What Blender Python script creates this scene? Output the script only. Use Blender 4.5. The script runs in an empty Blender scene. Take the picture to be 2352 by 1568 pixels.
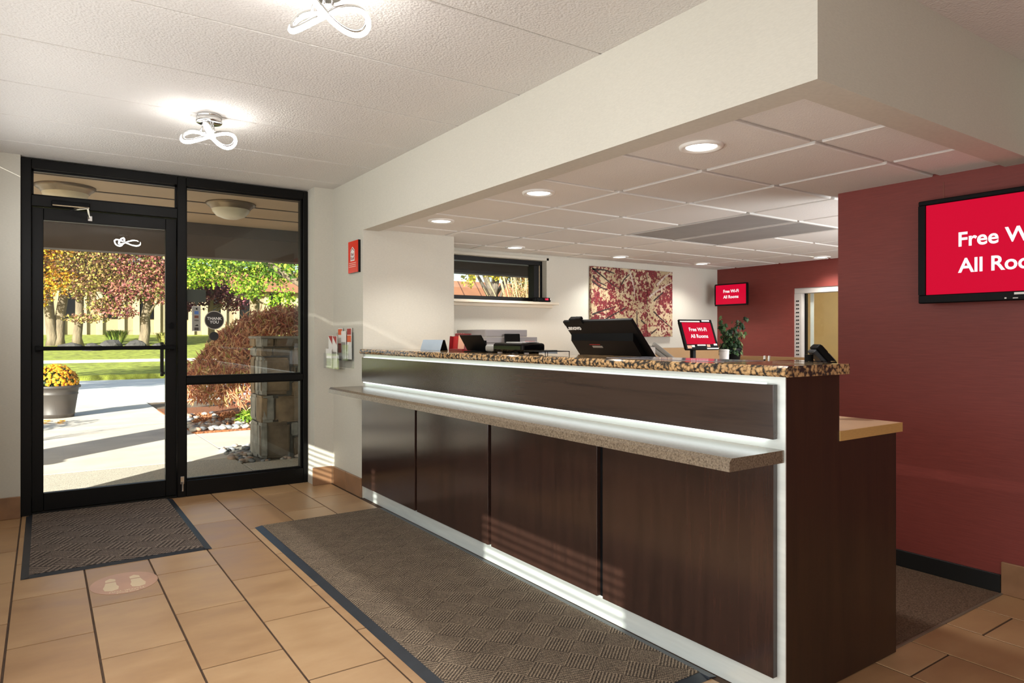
import bpy, bmesh, math, random
from mathutils import Vector, Matrix
random.seed(11)
R = random.Random(5)
scene = bpy.context.scene
COL = scene.collection

# ------------------------------------------------------------------ camera
F_PX, YAW, HY, CAM_H = 1568.0, math.radians(34.5), 772.0, 1.22
cam_d = bpy.data.cameras.new('camera'); cam = bpy.data.objects.new('camera', cam_d); COL.objects.link(cam)
cam.location = (0, 0, CAM_H); cam.rotation_euler = (math.radians(90), 0, -YAW)
cam_d.sensor_fit = 'HORIZONTAL'; cam_d.sensor_width = 36.0; cam_d.lens = 36.0*F_PX/2352.0
cam_d.shift_y = -(784.0-HY)/2352.0; cam_d.clip_start = 0.02; cam_d.clip_end = 400
scene.camera = cam

# ------------------------------------------------------------------ world, sun, exposure
SUN_DIR = Vector((0.75, 0.66, -0.344)).normalized()
world = bpy.data.worlds.new('world'); scene.world = world; world.use_nodes = True
wn = world.node_tree.nodes; wl = world.node_tree.links
sky = wn.new('ShaderNodeTexSky'); sky.sky_type = 'NISHITA'; sky.sun_disc = False
sky.sun_elevation = math.radians(19); sky.sun_rotation = math.atan2(-SUN_DIR.x, -SUN_DIR.y)
sky.air_density = 1.0; sky.dust_density = 1.5; sky.ozone_density = 1.0
bgn = wn['Background']; wl.new(sky.outputs[0], bgn.inputs[0]); bgn.inputs[1].default_value = 0.24
sun_d = bpy.data.lights.new('sun', 'SUN'); sun_d.energy = 14.5; sun_d.angle = math.radians(0.53); sun_d.color = (1.0, 0.95, 0.88)
sun = bpy.data.objects.new('sun', sun_d); COL.objects.link(sun); sun.rotation_euler = SUN_DIR.to_track_quat('-Z', 'Y').to_euler()
sun.location = (-12, -10, 8)
vs = scene.view_settings
vs.view_transform = 'Standard'; vs.look = 'None'; vs.gamma = 1.0; vs.exposure = 0.08; vs.use_curve_mapping = False
LAMP_DOWN = 8.0
LAMP_COL = (1.0, 0.97, 0.92)
def fill_light(name, loc, rot, sx, sy, energy, col=(0.97, 0.985, 1.0)):
    d = bpy.data.lights.new(name, 'AREA'); d.shape = 'RECTANGLE'; d.size = sx; d.size_y = sy; d.energy = energy; d.color = col
    o = bpy.data.objects.new(name, d); COL.objects.link(o); o.location = loc; o.rotation_euler = rot; return o
fill_light('fill_side_upper', (-0.425, 3.25, 1.82), (0, math.radians(-90), 0), 0.50, 4.0, 30.0)     # added fill light, before the made-up upper band on the left wall
fill_light('fill_side_lower', (-0.425, 1.05, 0.68), (0, math.radians(-90), 0), 0.60, 3.2, 44.0)      # second added fill, low on the unseen left wall
fill_light('fill_side_rear', (-0.425, -2.4, 1.35), (0, math.radians(-90), 0), 1.4, 2.6, 46.0)     # added fill from behind the camera, set on the left wall
fill_light('fill_office', (5.35, 1.365, 1.30), (math.radians(90), 0, 0), 2.2, 1.2, 74.0)      # added fill for the reception, hidden behind the television wall
fill_light('fill_hall', (7.6, 3.9, 2.27), (0, 0, 0), 0.6, 0.6, 16.0, (1.0, 0.94, 0.84))  # added fill to brighten the hallway, no fixture behind it

# ------------------------------------------------------------------ helpers
def S(r, g, b):
    def f(c):
        c /= 255.0
        return c/12.92 if c <= 0.04045 else ((c+0.055)/1.055)**2.4
    return (f(r), f(g), f(b), 1.0)

def tag(o, label, cat, group=None, kind=None):
    o['label'] = label; o['category'] = cat
    if group: o['group'] = group
    if kind: o['kind'] = kind
    return o
def struct(o, label=None):
    o['kind'] = 'structure'
    if label: o['label'] = label
    return o
def thing(name, label, cat, loc=(0, 0, 0), rotz=0.0, group=None):
    o = bpy.data.objects.new(name, None); COL.objects.link(o)
    o.empty_display_size = 0.05
    o.location = loc; o.rotation_euler = (0, 0, rotz)
    o['label'] = label; o['category'] = cat
    if group: o['group'] = group
    return o
def mtx(o):
    m = Matrix.Identity(4); p = o
    while p is not None:
        m = (Matrix.Translation(p.location) @ p.rotation_euler.to_matrix().to_4x4()) @ m
        p = p.parent
    return m

class B:
    """collects shapes in one bmesh"""
    def __init__(s): s.bm = bmesh.new()
    def box(s, x0, x1, y0, y1, z0, z1, bev=0.0, m=None, seg=1):
        t = bmesh.new()
        r = bmesh.ops.create_cube(t, size=1.0)
        for v in t.verts:
            v.co = Vector((x0+(v.co.x+.5)*(x1-x0), y0+(v.co.y+.5)*(y1-y0), z0+(v.co.z+.5)*(z1-z0)))
        if bev > 0: bmesh.ops.bevel(t, geom=list(t.edges), offset=bev, segments=seg, affect='EDGES', profile=0.5)
        return s._merge(t, m)
    def _merge(s, t, m=None):
        if m is not None: t.transform(m)
        me = bpy.data.meshes.new('tmp'); t.to_mesh(me); t.free(); s.bm.from_mesh(me); bpy.data.meshes.remove(me); return s
    def cyl(s, p0, p1, r0, r1=None, n=16, caps=True):
        if r1 is None: r1 = r0
        p0, p1 = Vector(p0), Vector(p1); d = (p1-p0); q = d.to_track_quat('Z', 'Y').to_matrix()
        a = []; b = []
        for i in range(n):
            c = Vector((math.cos(2*math.pi*i/n), math.sin(2*math.pi*i/n), 0))
            a.append(s.bm.verts.new(p0+q@(c*r0))); b.append(s.bm.verts.new(p1+q@(c*r1)))
        for i in range(n): s.bm.faces.new((a[i], a[(i+1) % n], b[(i+1) % n], b[i]))
        if caps: s.bm.faces.new(a[::-1]); s.bm.faces.new(b)
        return s
    def tube(s, pts, r, n=8, closed=False, radii=None):
        pts = [Vector(p) for p in pts]; N = len(pts); rings = []; up = Vector((0, 0, 1)); prev = None
        for i, p in enumerate(pts):
            if closed: t = pts[(i+1) % N]-pts[i-1]
            else: t = pts[min(i+1, N-1)]-pts[max(i-1, 0)]
            if t.length < 1e-9: t = Vector((0, 0, 1))
            t.normalize()
            if prev is None:
                a = up if abs(t.dot(up)) < .9 else Vector((1, 0, 0))
                u = (a-t*a.dot(t)).normalized()
            else: u = (prev-t*prev.dot(t)).normalized()
            prev = u; w = t.cross(u); rr = radii[i] if radii else r
            rings.append([s.bm.verts.new(p+(u*math.cos(2*math.pi*k/n)+w*math.sin(2*math.pi*k/n))*rr) for k in range(n)])
        for i in range(N if closed else N-1):
            A, Bq = rings[i], rings[(i+1) % N]
            for k in range(n): s.bm.faces.new((A[k], A[(k+1) % n], Bq[(k+1) % n], Bq[k]))
        if not closed: s.bm.faces.new(rings[0][::-1]); s.bm.faces.new(rings[-1])
        return s
    def lathe(s, prof, c=(0, 0, 0), n=32):
        c = Vector(c); rings = []
        for r, z in prof:
            rings.append([s.bm.verts.new(c+Vector((max(r, 1e-4)*math.cos(2*math.pi*k/n), max(r, 1e-4)*math.sin(2*math.pi*k/n), z))) for k in range(n)])
        for i in range(len(rings)-1):
            for k in range(n): s.bm.faces.new((rings[i][k], rings[i][(k+1) % n], rings[i+1][(k+1) % n], rings[i+1][k]))
        return s
    def prism(s, poly, o, u, v, depth):
        """polygon in the plane (o,u,v) pushed along u x v by depth"""
        o, u, v = Vector(o), Vector(u), Vector(v); n = u.cross(v).normalized()
        a = [s.bm.verts.new(o+u*p[0]+v*p[1]) for p in poly]
        b = [s.bm.verts.new(o+u*p[0]+v*p[1]+n*depth) for p in poly]
        k = len(poly)
        s.bm.faces.new(a[::-1]); s.bm.faces.new(b)
        for i in range(k): s.bm.faces.new((a[i], a[(i+1) % k], b[(i+1) % k], b[i]))
        return s
    def blob(s, c, r, sub=2, jit=0.15, scale=(1, 1, 1), rng=R, flat=None):
        t = bmesh.new(); bmesh.ops.create_icosphere(t, subdivisions=sub, radius=1.0)
        for v in t.verts:
            k = 1+rng.uniform(-jit, jit); v.co = Vector((v.co.x*scale[0]*r*k, v.co.y*scale[1]*r*k, v.co.z*scale[2]*r*k))
            if flat is not None and v.co.z < flat: v.co.z = flat
        return s._merge(t, Matrix.Translation(c))
    def xf(s, m): s.bm.transform(m); return s

def obj(name, b, mat, parent=None, smooth=False, world=True, auto=None):
    bm = b.bm if isinstance(b, B) else b
    bmesh.ops.recalc_face_normals(bm, faces=list(bm.faces))
    if parent is not None and world: bm.transform(mtx(parent).inverted())
    me = bpy.data.meshes.new(name); bm.to_mesh(me); bm.free()
    o = bpy.data.objects.new(name, me); COL.objects.link(o)
    if mat: me.materials.append(mat)
    if smooth:
        for p in me.polygons: p.use_smooth = True
    if parent is not None: o.parent = parent
    return o
def pyobj(name, verts, faces, mat, parent=None, smooth=False):
    me = bpy.data.meshes.new(name); me.from_pydata(verts, [], faces); me.update()
    o = bpy.data.objects.new(name, me); COL.objects.link(o); me.materials.append(mat)
    if parent is not None:
        me.transform(mtx(parent).inverted()); o.parent = parent
    return o
def inst(name, me, parent, loc, rot=(0, 0, 0), sc=(1, 1, 1)):
    o = bpy.data.objects.new(name, me); COL.objects.link(o); o.parent = parent
    if parent is not None: loc = mtx(parent).inverted() @ Vector(loc)
    o.location = loc; o.rotation_euler = rot; o.scale = sc; return o
def dup(root, loc, rotz=None, label=None, group=None):
    r = root.copy(); COL.objects.link(r); r.location = loc
    if rotz is not None: r.rotation_euler = (0, 0, rotz)
    if label: r['label'] = label
    if group: r['group'] = group
    for ch in list(root.children):
        c = ch.copy(); COL.objects.link(c); c.parent = r
        for g in list(ch.children):
            d = g.copy(); COL.objects.link(d); d.parent = c
    return r
def lathe_obj(*a, **k): pass

def text(name, body, size, mat, parent, o, u, v, align='CENTER', bold=0.0, sx=1.0, depth=0.0006, space=1.0):
    """flat lettering: origin o, reading direction u, up v (world); mesh of its own"""
    cu = bpy.data.curves.new(name, 'FONT'); cu.body = body; cu.size = size; cu.align_x = align; cu.align_y = 'CENTER'
    cu.offset = bold*size; cu.extrude = depth; cu.space_line = space; cu.resolution_u = 4
    t = bpy.data.objects.new(name, cu); COL.objects.link(t)
    dg = bpy.context.evaluated_depsgraph_get(); me = bpy.data.meshes.new_from_object(t.evaluated_get(dg))
    bpy.data.objects.remove(t); bpy.data.curves.remove(cu)
    u, v = Vector(u).normalized(), Vector(v).normalized(); n = u.cross(v)
    m = Matrix((u*sx, v, n)).transposed().to_4x4(); m.translation = Vector(o)
    if parent is not None: m = mtx(parent).inverted() @ m
    me.transform(m); me.name = name; me.materials.clear(); me.materials.append(mat)
    ob = bpy.data.objects.new(name, me); COL.objects.link(ob)
    if parent is not None: ob.parent = parent
    return ob

# ------------------------------------------------------------------ materials
def nmat(name):
    m = bpy.data.materials.new(name); m.use_nodes = True
    nt = m.node_tree; return m, nt.nodes, nt.links, nt.nodes['Principled BSDF']
def ramp(N, stops, interp='LINEAR'):
    r = N.new('ShaderNodeValToRGB'); e = r.color_ramp.elements; r.color_ramp.interpolation = interp
    while len(e) < len(stops): e.new(0.5)
    for i, (p, c) in enumerate(stops): e[i].position = p; e[i].color = c
    return r
def mth(N, L, op, a, b=None):
    n = N.new('ShaderNodeMath'); n.operation = op
    for i, x in enumerate((a, b)):
        if x is None: continue
        if isinstance(x, (int, float)): n.inputs[i].default_value = x
        else: L.new(x, n.inputs[i])
    return n.outputs[0]
def mat(name, col, rough=0.5, metal=0.0, var=0.06, vs_=6.0, bump=0.0, bs=80.0, stretch=None, coat=0.0, spec=0.5, bdist=0.002, rvar=0.0, detail=4.0):
    """plain procedural surface: noise-varied colour, optional fine relief"""
    m, N, L, P = nmat(name)
    tc = N.new('ShaderNodeTexCoord'); mp = N.new('ShaderNodeMapping'); L.new(tc.outputs['Object'], mp.inputs[0])
    if stretch: mp.inputs['Scale'].default_value = stretch
    n1 = N.new('ShaderNodeTexNoise'); n1.inputs['Scale'].default_value = vs_; n1.inputs['Detail'].default_value = detail
    L.new(mp.outputs[0], n1.inputs[0])
    a = tuple(max(0, c*(1-var*2.2)) for c in col[:3])+(1,); b = tuple(min(1, c*(1+var*2.2)) for c in col[:3])+(1,)
    rp = ramp(N, [(0.25, a), (0.75, b)]); L.new(n1.outputs[0], rp.inputs[0]); L.new(rp.outputs[0], P.inputs['Base Color'])
    P.inputs['Roughness'].default_value = rough; P.inputs['Metallic'].default_value = metal
    P.inputs['Specular IOR Level'].default_value = spec; P.inputs['Coat Weight'].default_value = coat
    P.inputs['Coat Roughness'].default_value = 0.08
    if rvar > 0:
        rr = ramp(N, [(0.3, (max(0, rough-rvar),)*3+(1,)), (0.7, (min(1, rough+rvar),)*3+(1,))]); L.new(n1.outputs[0], rr.inputs[0]); L.new(rr.outputs[0], P.inputs['Roughness'])
    if bump > 0:
        n2 = N.new('ShaderNodeTexNoise'); n2.inputs['Scale'].default_value = bs; n2.inputs['Detail'].default_value = 3; L.new(mp.outputs[0], n2.inputs[0])
        bp = N.new('ShaderNodeBump'); bp.inputs['Strength'].default_value = bump; bp.inputs['Distance'].default_value = bdist
        L.new(n2.outputs[0], bp.inputs['Height']); L.new(bp.outputs[0], P.inputs['Normal'])
    return m
def emit(name, col, strength=1.0, var=0.0):
    m, N, L, P = nmat(name)
    tc = N.new('ShaderNodeTexCoord'); n1 = N.new('ShaderNodeTexNoise'); n1.inputs['Scale'].default_value = 3; L.new(tc.outputs['Object'], n1.inputs[0])
    a = tuple(c*(1-var) for c in col[:3])+(1,)
    rp = ramp(N, [(0.3, a), (0.7, col)]); L.new(n1.outputs[0], rp.inputs[0])
    P.inputs['Base Color'].default_value = (0.01, 0.01, 0.01, 1); P.inputs['Roughness'].default_value = 0.5; P.inputs['Specular IOR Level'].default_value = 0.0
    L.new(rp.outputs[0], P.inputs['Emission Color']); P.inputs['Emission Strength'].default_value = strength
    return m
def glass(name, tint=(0.93, 0.96, 0.95, 1), ior=1.45, rough=0.0):
    m = bpy.data.materials.new(name); m.use_nodes = True; N = m.node_tree.nodes; L = m.node_tree.links
    N.remove(N['Principled BSDF']); out = N['Material Output']
    tr = N.new('ShaderNodeBsdfTransparent'); tr.inputs[0].default_value = tint
    gl = N.new('ShaderNodeBsdfGlossy'); gl.inputs['Roughness'].default_value = rough
    lw = N.new('ShaderNodeLayerWeight'); lw.inputs[0].default_value = 0.5; f0 = ((ior-1)/(ior+1))**2
    fr = N.new('ShaderNodeMath'); fr.operation = 'MULTIPLY_ADD'; fr.inputs[1].default_value = 1-f0; fr.inputs[2].default_value = f0; L.new(mth(N, L, 'POWER', lw.outputs['Facing'], 5.0), fr.inputs[0])
    mx = N.new('ShaderNodeMixShader'); L.new(fr.outputs[0], mx.inputs[0]); L.new(tr.outputs[0], mx.inputs[1]); L.new(gl.outputs[0], mx.inputs[2]); L.new(mx.outputs[0], out.inputs[0])
    return m
def leafmat(name, stops, rough=0.6, trans=0.25):
    m, N, L, P = nmat(name)
    g = N.new('ShaderNodeNewGeometry'); rp = ramp(N, stops); L.new(g.outputs['Random Per Island'], rp.inputs[0])
    L.new(rp.outputs[0], P.inputs['Base Color']); P.inputs['Roughness'].default_value = rough; P.inputs['Specular IOR Level'].default_value = 0.25
    tl = N.new('ShaderNodeBsdfTranslucent'); L.new(rp.outputs[0], tl.inputs[0]); mx = N.new('ShaderNodeMixShader'); mx.inputs[0].default_value = trans
    L.new(P.outputs[0], mx.inputs[1]); L.new(tl.outputs[0], mx.inputs[2]); L.new(mx.outputs[0], N['Material Output'].inputs[0])
    return m

def wall_mat(name, col, hs=(40, 40, 400), bump=0.12, var=0.03, rough=0.62):
    """vinyl wall covering with a woven linen relief"""
    m, N, L, P = nmat(name)
    tc = N.new('ShaderNodeTexCoord')
    n1 = N.new('ShaderNodeTexNoise'); n1.inputs['Scale'].default_value = 1.2; n1.inputs['Detail'].default_value = 5; L.new(tc.outputs['Object'], n1.inputs[0])
    mp = N.new('ShaderNodeMapping'); mp.inputs['Scale'].default_value = hs; L.new(tc.outputs['Object'], mp.inputs[0])
    n2 = N.new('ShaderNodeTexNoise'); n2.inputs['Scale'].default_value = 1.0; n2.inputs['Detail'].default_value = 4; L.new(mp.outputs[0], n2.inputs[0])
    mp3 = N.new('ShaderNodeMapping'); mp3.inputs['Scale'].default_value = (300, 300, 30); L.new(tc.outputs['Object'], mp3.inputs[0])
    n3 = N.new('ShaderNodeTexNoise'); n3.inputs['Scale'].default_value = 1.0; L.new(mp3.outputs[0], n3.inputs[0])
    sm = mth(N, L, 'ADD', n2.outputs[0], mth(N, L, 'MULTIPLY', n3.outputs[0], 0.5))
    mixv = mth(N, L, 'ADD', mth(N, L, 'MULTIPLY', n1.outputs[0], 0.35), mth(N, L, 'MULTIPLY', n2.outputs[0], 0.65))
    a = tuple(c*(1-var*3) for c in col[:3])+(1,); b = tuple(min(1, c*(1+var*3)) for c in col[:3])+(1,)
    rp = ramp(N, [(0.3, a), (0.7, b)]); L.new(mixv, rp.inputs[0]); L.new(rp.outputs[0], P.inputs['Base Color'])
    bp = N.new('ShaderNodeBump'); bp.inputs['Strength'].default_value = bump; bp.inputs['Distance'].default_value = 0.001
    L.new(sm, bp.inputs['Height']); L.new(bp.outputs[0], P.inputs['Normal'])
    P.inputs['Roughness'].default_value = rough; P.inputs['Specular IOR Level'].default_value = 0.35
    return m
def popcorn_mat(name, col, scale=90, strength=0.6, dist=0.006, rough=0.85, var=0.05):
    m, N, L, P = nmat(name)
    tc = N.new('ShaderNodeTexCoord')
    v = N.new('ShaderNodeTexVoronoi'); v.inputs['Scale'].default_value = scale; L.new(tc.outputs['Object'], v.inputs[0])
    n = N.new('ShaderNodeTexNoise'); n.inputs['Scale'].default_value = scale*1.3; n.inputs['Detail'].default_value = 6; L.new(tc.outputs['Object'], n.inputs[0])
    h = mth(N, L, 'SUBTRACT', n.outputs[0], mth(N, L, 'MULTIPLY', v.outputs['Distance'], 0.6))
    bp = N.new('ShaderNodeBump'); bp.inputs['Strength'].default_value = strength; bp.inputs['Distance'].default_value = dist
    L.new(h, bp.inputs['Height']); L.new(bp.outputs[0], P.inputs['Normal'])
    n1 = N.new('ShaderNodeTexNoise'); n1.inputs['Scale'].default_value = 0.9; L.new(tc.outputs['Object'], n1.inputs[0])
    rp = ramp(N, [(0.3, tuple(c*(1-var) for c in col[:3])+(1,)), (0.7, tuple(c*(1+var*.5) for c in col[:3])+(1,))]); L.new(n1.outputs[0], rp.inputs[0])
    L.new(rp.outputs[0], P.inputs['Base Color']); P.inputs['Roughness'].default_value = rough; P.inputs['Specular IOR Level'].default_value = 0.2
    return m
def tile_mat():
    m, N, L, P = nmat('terracotta_porcelain')
    oi = N.new('ShaderNodeObjectInfo'); g = N.new('ShaderNodeNewGeometry')
    n1 = N.new('ShaderNodeTexNoise'); n1.inputs['Scale'].default_value = 4.2; n1.inputs['Detail'].default_value = 7; n1.inputs['Roughness'].default_value = 0.6
    mp = N.new('ShaderNodeMapping'); mp.inputs['Scale'].default_value = (0.7, 1.5, 1)
    L.new(g.outputs['Position'], mp.inputs[0]); L.new(mp.outputs[0], n1.inputs[0])
    f = mth(N, L, 'ADD', mth(N, L, 'MULTIPLY', n1.outputs[0], 0.75), mth(N, L, 'MULTIPLY', oi.outputs['Random'], 0.28))
    rp = ramp(N, [(0.18, S(150, 112, 78)), (0.5, S(174, 138, 99)), (0.82, S(194, 160, 120))]); L.new(f, rp.inputs[0])
    L.new(rp.outputs[0], P.inputs['Base Color'])
    rr = ramp(N, [(0.3, (.30,)*3+(1,)), (0.7, (.44,)*3+(1,))]); L.new(n1.outputs[0], rr.inputs[0]); L.new(rr.outputs[0], P.inputs['Roughness'])
    n2 = N.new('ShaderNodeTexNoise'); n2.inputs['Scale'].default_value = 14; n2.inputs['Detail'].default_value = 6; L.new(g.outputs['Position'], n2.inputs[0])
    bp = N.new('ShaderNodeBump'); bp.inputs['Strength'].default_value = 0.12; bp.inputs['Distance'].default_value = 0.004; L.new(n2.outputs[0], bp.inputs['Height']); L.new(bp.outputs[0], P.inputs['Normal'])
    P.inputs['Specular IOR Level'].default_value = 0.5
    return m
def granite_mat():
    m, N, L, P = nmat('granite')
    tc = N.new('ShaderNodeTexCoord')
    nz = N.new('ShaderNodeTexNoise'); nz.inputs['Scale'].default_value = 60; nz.inputs['Detail'].default_value = 5; L.new(tc.outputs['Object'], nz.inputs[0])
    mx = N.new('ShaderNodeVectorMath'); mx.operation = 'ADD'; sc = N.new('ShaderNodeVectorMath'); sc.operation = 'SCALE'; sc.inputs['Scale'].default_value = 0.012
    L.new(nz.outputs['Color'], sc.inputs[0]); L.new(tc.outputs['Object'], mx.inputs[0]); L.new(sc.outputs[0], mx.inputs[1])
    v = N.new('ShaderNodeTexVoronoi'); v.inputs['Scale'].default_value = 62; L.new(mx.outputs[0], v.inputs[0])
    n2 = N.new('ShaderNodeTexNoise'); n2.inputs['Scale'].default_value = 130; n2.inputs['Detail'].default_value = 6; L.new(tc.outputs['Object'], n2.inputs[0])
    f = mth(N, L, 'ADD', v.outputs['Distance'], mth(N, L, 'MULTIPLY', mth(N, L, 'SUBTRACT', n2.outputs[0], 0.5), 0.9))
    rp = ramp(N, [(0.22, S(198, 164, 118)), (0.46, S(166, 130, 88)), (0.56, S(112, 92, 68)), (0.68, S(58, 54, 48)), (0.88, S(34, 33, 34))]); L.new(f, rp.inputs[0])
    L.new(rp.outputs[0], P.inputs['Base Color']); P.inputs['Roughness'].default_value = 0.07; P.inputs['Specular IOR Level'].default_value = 0.6
    return m
def wood_mat(name, stops, rough=0.35, along='z', sc=1.0, bump=0.05, coat=0.0):
    m, N, L, P = nmat(name)
    tc = N.new('ShaderNodeTexCoord'); mp = N.new('ShaderNodeMapping')
    s_ = {'z': (26, 26, 1.6), 'y': (26, 1.6, 26), 'x': (1.6, 26, 26)}[along]; mp.inputs['Scale'].default_value = tuple(q*sc for q in s_)
    L.new(tc.outputs['Object'], mp.inputs[0])
    n1 = N.new('ShaderNodeTexNoise'); n1.inputs['Scale'].default_value = 1.0; n1.inputs['Detail'].default_value = 6; n1.inputs['Distortion'].default_value = 0.6; L.new(mp.outputs[0], n1.inputs[0])
    n2 = N.new('ShaderNodeTexNoise'); n2.inputs['Scale'].default_value = 6.0; n2.inputs['Detail'].default_value = 3; L.new(mp.outputs[0], n2.inputs[0])
    f = mth(N, L, 'ADD', mth(N, L, 'MULTIPLY', n1.outputs[0], .7), mth(N, L, 'MULTIPLY', n2.outputs[0], .3))
    rp = ramp(N, stops); L.new(f, rp.inputs[0]); L.new(rp.outputs[0], P.inputs['Base Color'])
    P.inputs['Roughness'].default_value = rough; P.inputs['Coat Weight'].default_value = coat; P.inputs['Specular IOR Level'].default_value = 0.65
    bp = N.new('ShaderNodeBump'); bp.inputs['Strength'].default_value = bump; bp.inputs['Distance'].default_value = 0.001; L.new(n2.outputs[0], bp.inputs['Height']); L.new(bp.outputs[0], P.inputs['Normal'])
    return m
def mat_weave(name, cell, ribs, dark, mid, light, ang=45.0):
    """ribbed walk-off carpet: blocks of ribs turned a quarter turn against each other"""
    m, N, L, P = nmat(name)
    tc = N.new('ShaderNodeTexCoord'); mp = N.new('ShaderNodeMapping'); mp.inputs['Rotation'].default_value = (0, 0, math.radians(ang)); mp.inputs['Scale'].default_value = (1/cell, 1/cell, 1/cell)
    L.new(tc.outputs['Object'], mp.inputs[0]); sx = N.new('ShaderNodeSeparateXYZ'); L.new(mp.outputs[0], sx.inputs[0])
    x, y = sx.outputs[0], sx.outputs[1]
    ch = mth(N, L, 'FLOORED_MODULO', mth(N, L, 'ADD', mth(N, L, 'FLOOR', x), mth(N, L, 'FLOOR', y)), 2.0)
    wob = N.new('ShaderNodeTexNoise'); wob.inputs['Scale'].default_value = 9; L.new(tc.outputs['Object'], wob.inputs[0])
    rx = mth(N, L, 'SINE', mth(N, L, 'MULTIPLY', x, 2*math.pi*ribs)); ry = mth(N, L, 'SINE', mth(N, L, 'MULTIPLY', y, 2*math.pi*ribs))
    ux = mth(N, L, 'SINE', mth(N, L, 'MULTIPLY', y, 2*math.pi*ribs*1.9)); uy = mth(N, L, 'SINE', mth(N, L, 'MULTIPLY', x, 2*math.pi*ribs*1.9))
    a = mth(N, L, 'ADD', rx, mth(N, L, 'MULTIPLY', ux, 0.35)); b = mth(N, L, 'ADD', ry, mth(N, L, 'MULTIPLY', uy, 0.35))
    mixn = N.new('ShaderNodeMix'); mixn.data_type = 'FLOAT'; L.new(ch, mixn.inputs[0]); L.new(a, mixn.inputs[2]); L.new(b, mixn.inputs[3])
    fn = N.new('ShaderNodeTexNoise'); fn.inputs['Scale'].default_value = 300; fn.inputs['Detail'].default_value = 2; L.new(tc.outputs['Object'], fn.inputs[0])
    h = mth(N, L, 'ADD', mth(N, L, 'MULTIPLY', mixn.outputs[0], 0.17), mth(N, L, 'MULTIPLY', fn.outputs[0], 1.0))
    h = mth(N, L, 'ADD', h, mth(N, L, 'MULTIPLY', wob.outputs[0], 0.12))
    rp = ramp(N, [(0.28, dark), (0.55, mid), (0.85, light)]); L.new(h, rp.inputs[0]); L.new(rp.outputs[0], P.inputs['Base Color'])
    bp = N.new('ShaderNodeBump'); bp.inputs['Strength'].default_value = 0.9; bp.inputs['Distance'].default_value = 0.004; L.new(h, bp.inputs['Height']); L.new(bp.outputs[0], P.inputs['Normal'])
    P.inputs['Roughness'].default_value = 0.85; P.inputs['Specular IOR Level'].default_value = 0.25
    return m
def art_mat():
    """printed canvas: red leaves against a cream sky"""
    m, N, L, P = nmat('printed_autumn_canvas')
    g = N.new('ShaderNodeNewGeometry')
    nb = N.new('ShaderNodeTexNoise'); nb.inputs['Scale'].default_value = 8.5; nb.inputs['Detail'].default_value = 2; L.new(g.outputs['Position'], nb.inputs[0])
    nf = N.new('ShaderNodeTexNoise'); nf.inputs['Scale'].default_value = 36; nf.inputs['Detail'].default_value = 4; nf.inputs['Roughness'].default_value = 0.65; L.new(g.outputs['Position'], nf.inputs[0])
    f = mth(N, L, 'ADD', mth(N, L, 'MULTIPLY', nb.outputs[0], 0.62), mth(N, L, 'MULTIPLY', nf.outputs[0], 1.05))
    ht = N.new('ShaderNodeTexNoise'); ht.inputs['Scale'].default_value = 120; L.new(g.outputs['Position'], ht.inputs[0])
    red = ramp(N, [(0.3, S(58, 18, 22)), (0.5, S(106, 30, 38)), (0.7, S(150, 48, 54))]); L.new(ht.outputs[0], red.inputs[0])
    sk = N.new('ShaderNodeTexNoise'); sk.inputs['Scale'].default_value = 3.0; L.new(g.outputs['Position'], sk.inputs[0])
    bg = ramp(N, [(0.3, S(166, 146, 110)), (0.6, S(196, 180, 146)), (0.8, S(222, 212, 186))]); L.new(sk.outputs[0], bg.inputs[0])
    tw = N.new('ShaderNodeTexNoise'); tw.inputs['Scale'].default_value = 75; tw.inputs['Detail'].default_value = 5; tw.inputs['Distortion'].default_value = 1.5; L.new(g.outputs['Position'], tw.inputs[0])
    twm = ramp(N, [(0.36, (1, 1, 1, 1)), (0.41, (0, 0, 0, 1))]); L.new(tw.outputs[0], twm.inputs[0])
    mk = ramp(N, [(0.805, (0, 0, 0, 1)), (0.835, (1, 1, 1, 1))]); L.new(f, mk.inputs[0])
    m1 = N.new('ShaderNodeMix'); m1.data_type = 'RGBA'; L.new(twm.outputs[0], m1.inputs[0]); L.new(bg.outputs[0], m1.inputs[6]); m1.inputs[7].default_value = S(92, 74, 50)
    m2 = N.new('ShaderNodeMix'); m2.data_type = 'RGBA'; L.new(mk.outputs[0], m2.inputs[0]); L.new(m1.outputs[2], m2.inputs[6]); L.new(red.outputs[0], m2.inputs[7])
    L.new(m2.outputs[2], P.inputs['Base Color']); P.inputs['Roughness'].default_value = 0.45
    return m

M = {}
M['wall'] = wall_mat('beige_vinyl_wall', (0.61, 0.585, 0.505, 1), hs=(60, 60, 260), bump=0.10, var=0.02)
M['red'] = wall_mat('dark_red_wall', S(124, 57, 50), hs=(9, 9, 300), bump=0.22, var=0.055, rough=0.5)
M['ceil'] = popcorn_mat('textured_ceiling', (0.70, 0.67, 0.63, 1), 85, 0.55, 0.006)
M['ctile'] = popcorn_mat('ceiling_tile', (0.80, 0.78, 0.74, 1), 150, 0.35, 0.004)
M['grid'] = mat('grid_metal', (0.62, 0.61, 0.58, 1), 0.5, var=0.02)
M['tile'] = tile_mat()
M['grout'] = mat('grout', S(74, 54, 38), 0.9, var=0.15, vs_=20, bump=0.3, bs=300)
M['basetile'] = mat('base_tile', S(142, 106, 76), 0.4, var=0.1, vs_=9, rvar=0.1)
M['black_base'] = mat('black_rubber_base', S(20, 22, 22), 0.45, var=0.08)
M['carpet'] = mat('brown_carpet', S(112, 92, 76), 0.95, var=0.28, vs_=170, bump=0.9, bs=420, bdist=0.004, spec=0.1)
M['bronze'] = mat('dark_bronze_aluminium', S(9, 8, 7), 0.42, 0.0, var=0.12, vs_=3, spec=0.22)
M['glass'] = glass('clear_glass')
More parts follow.
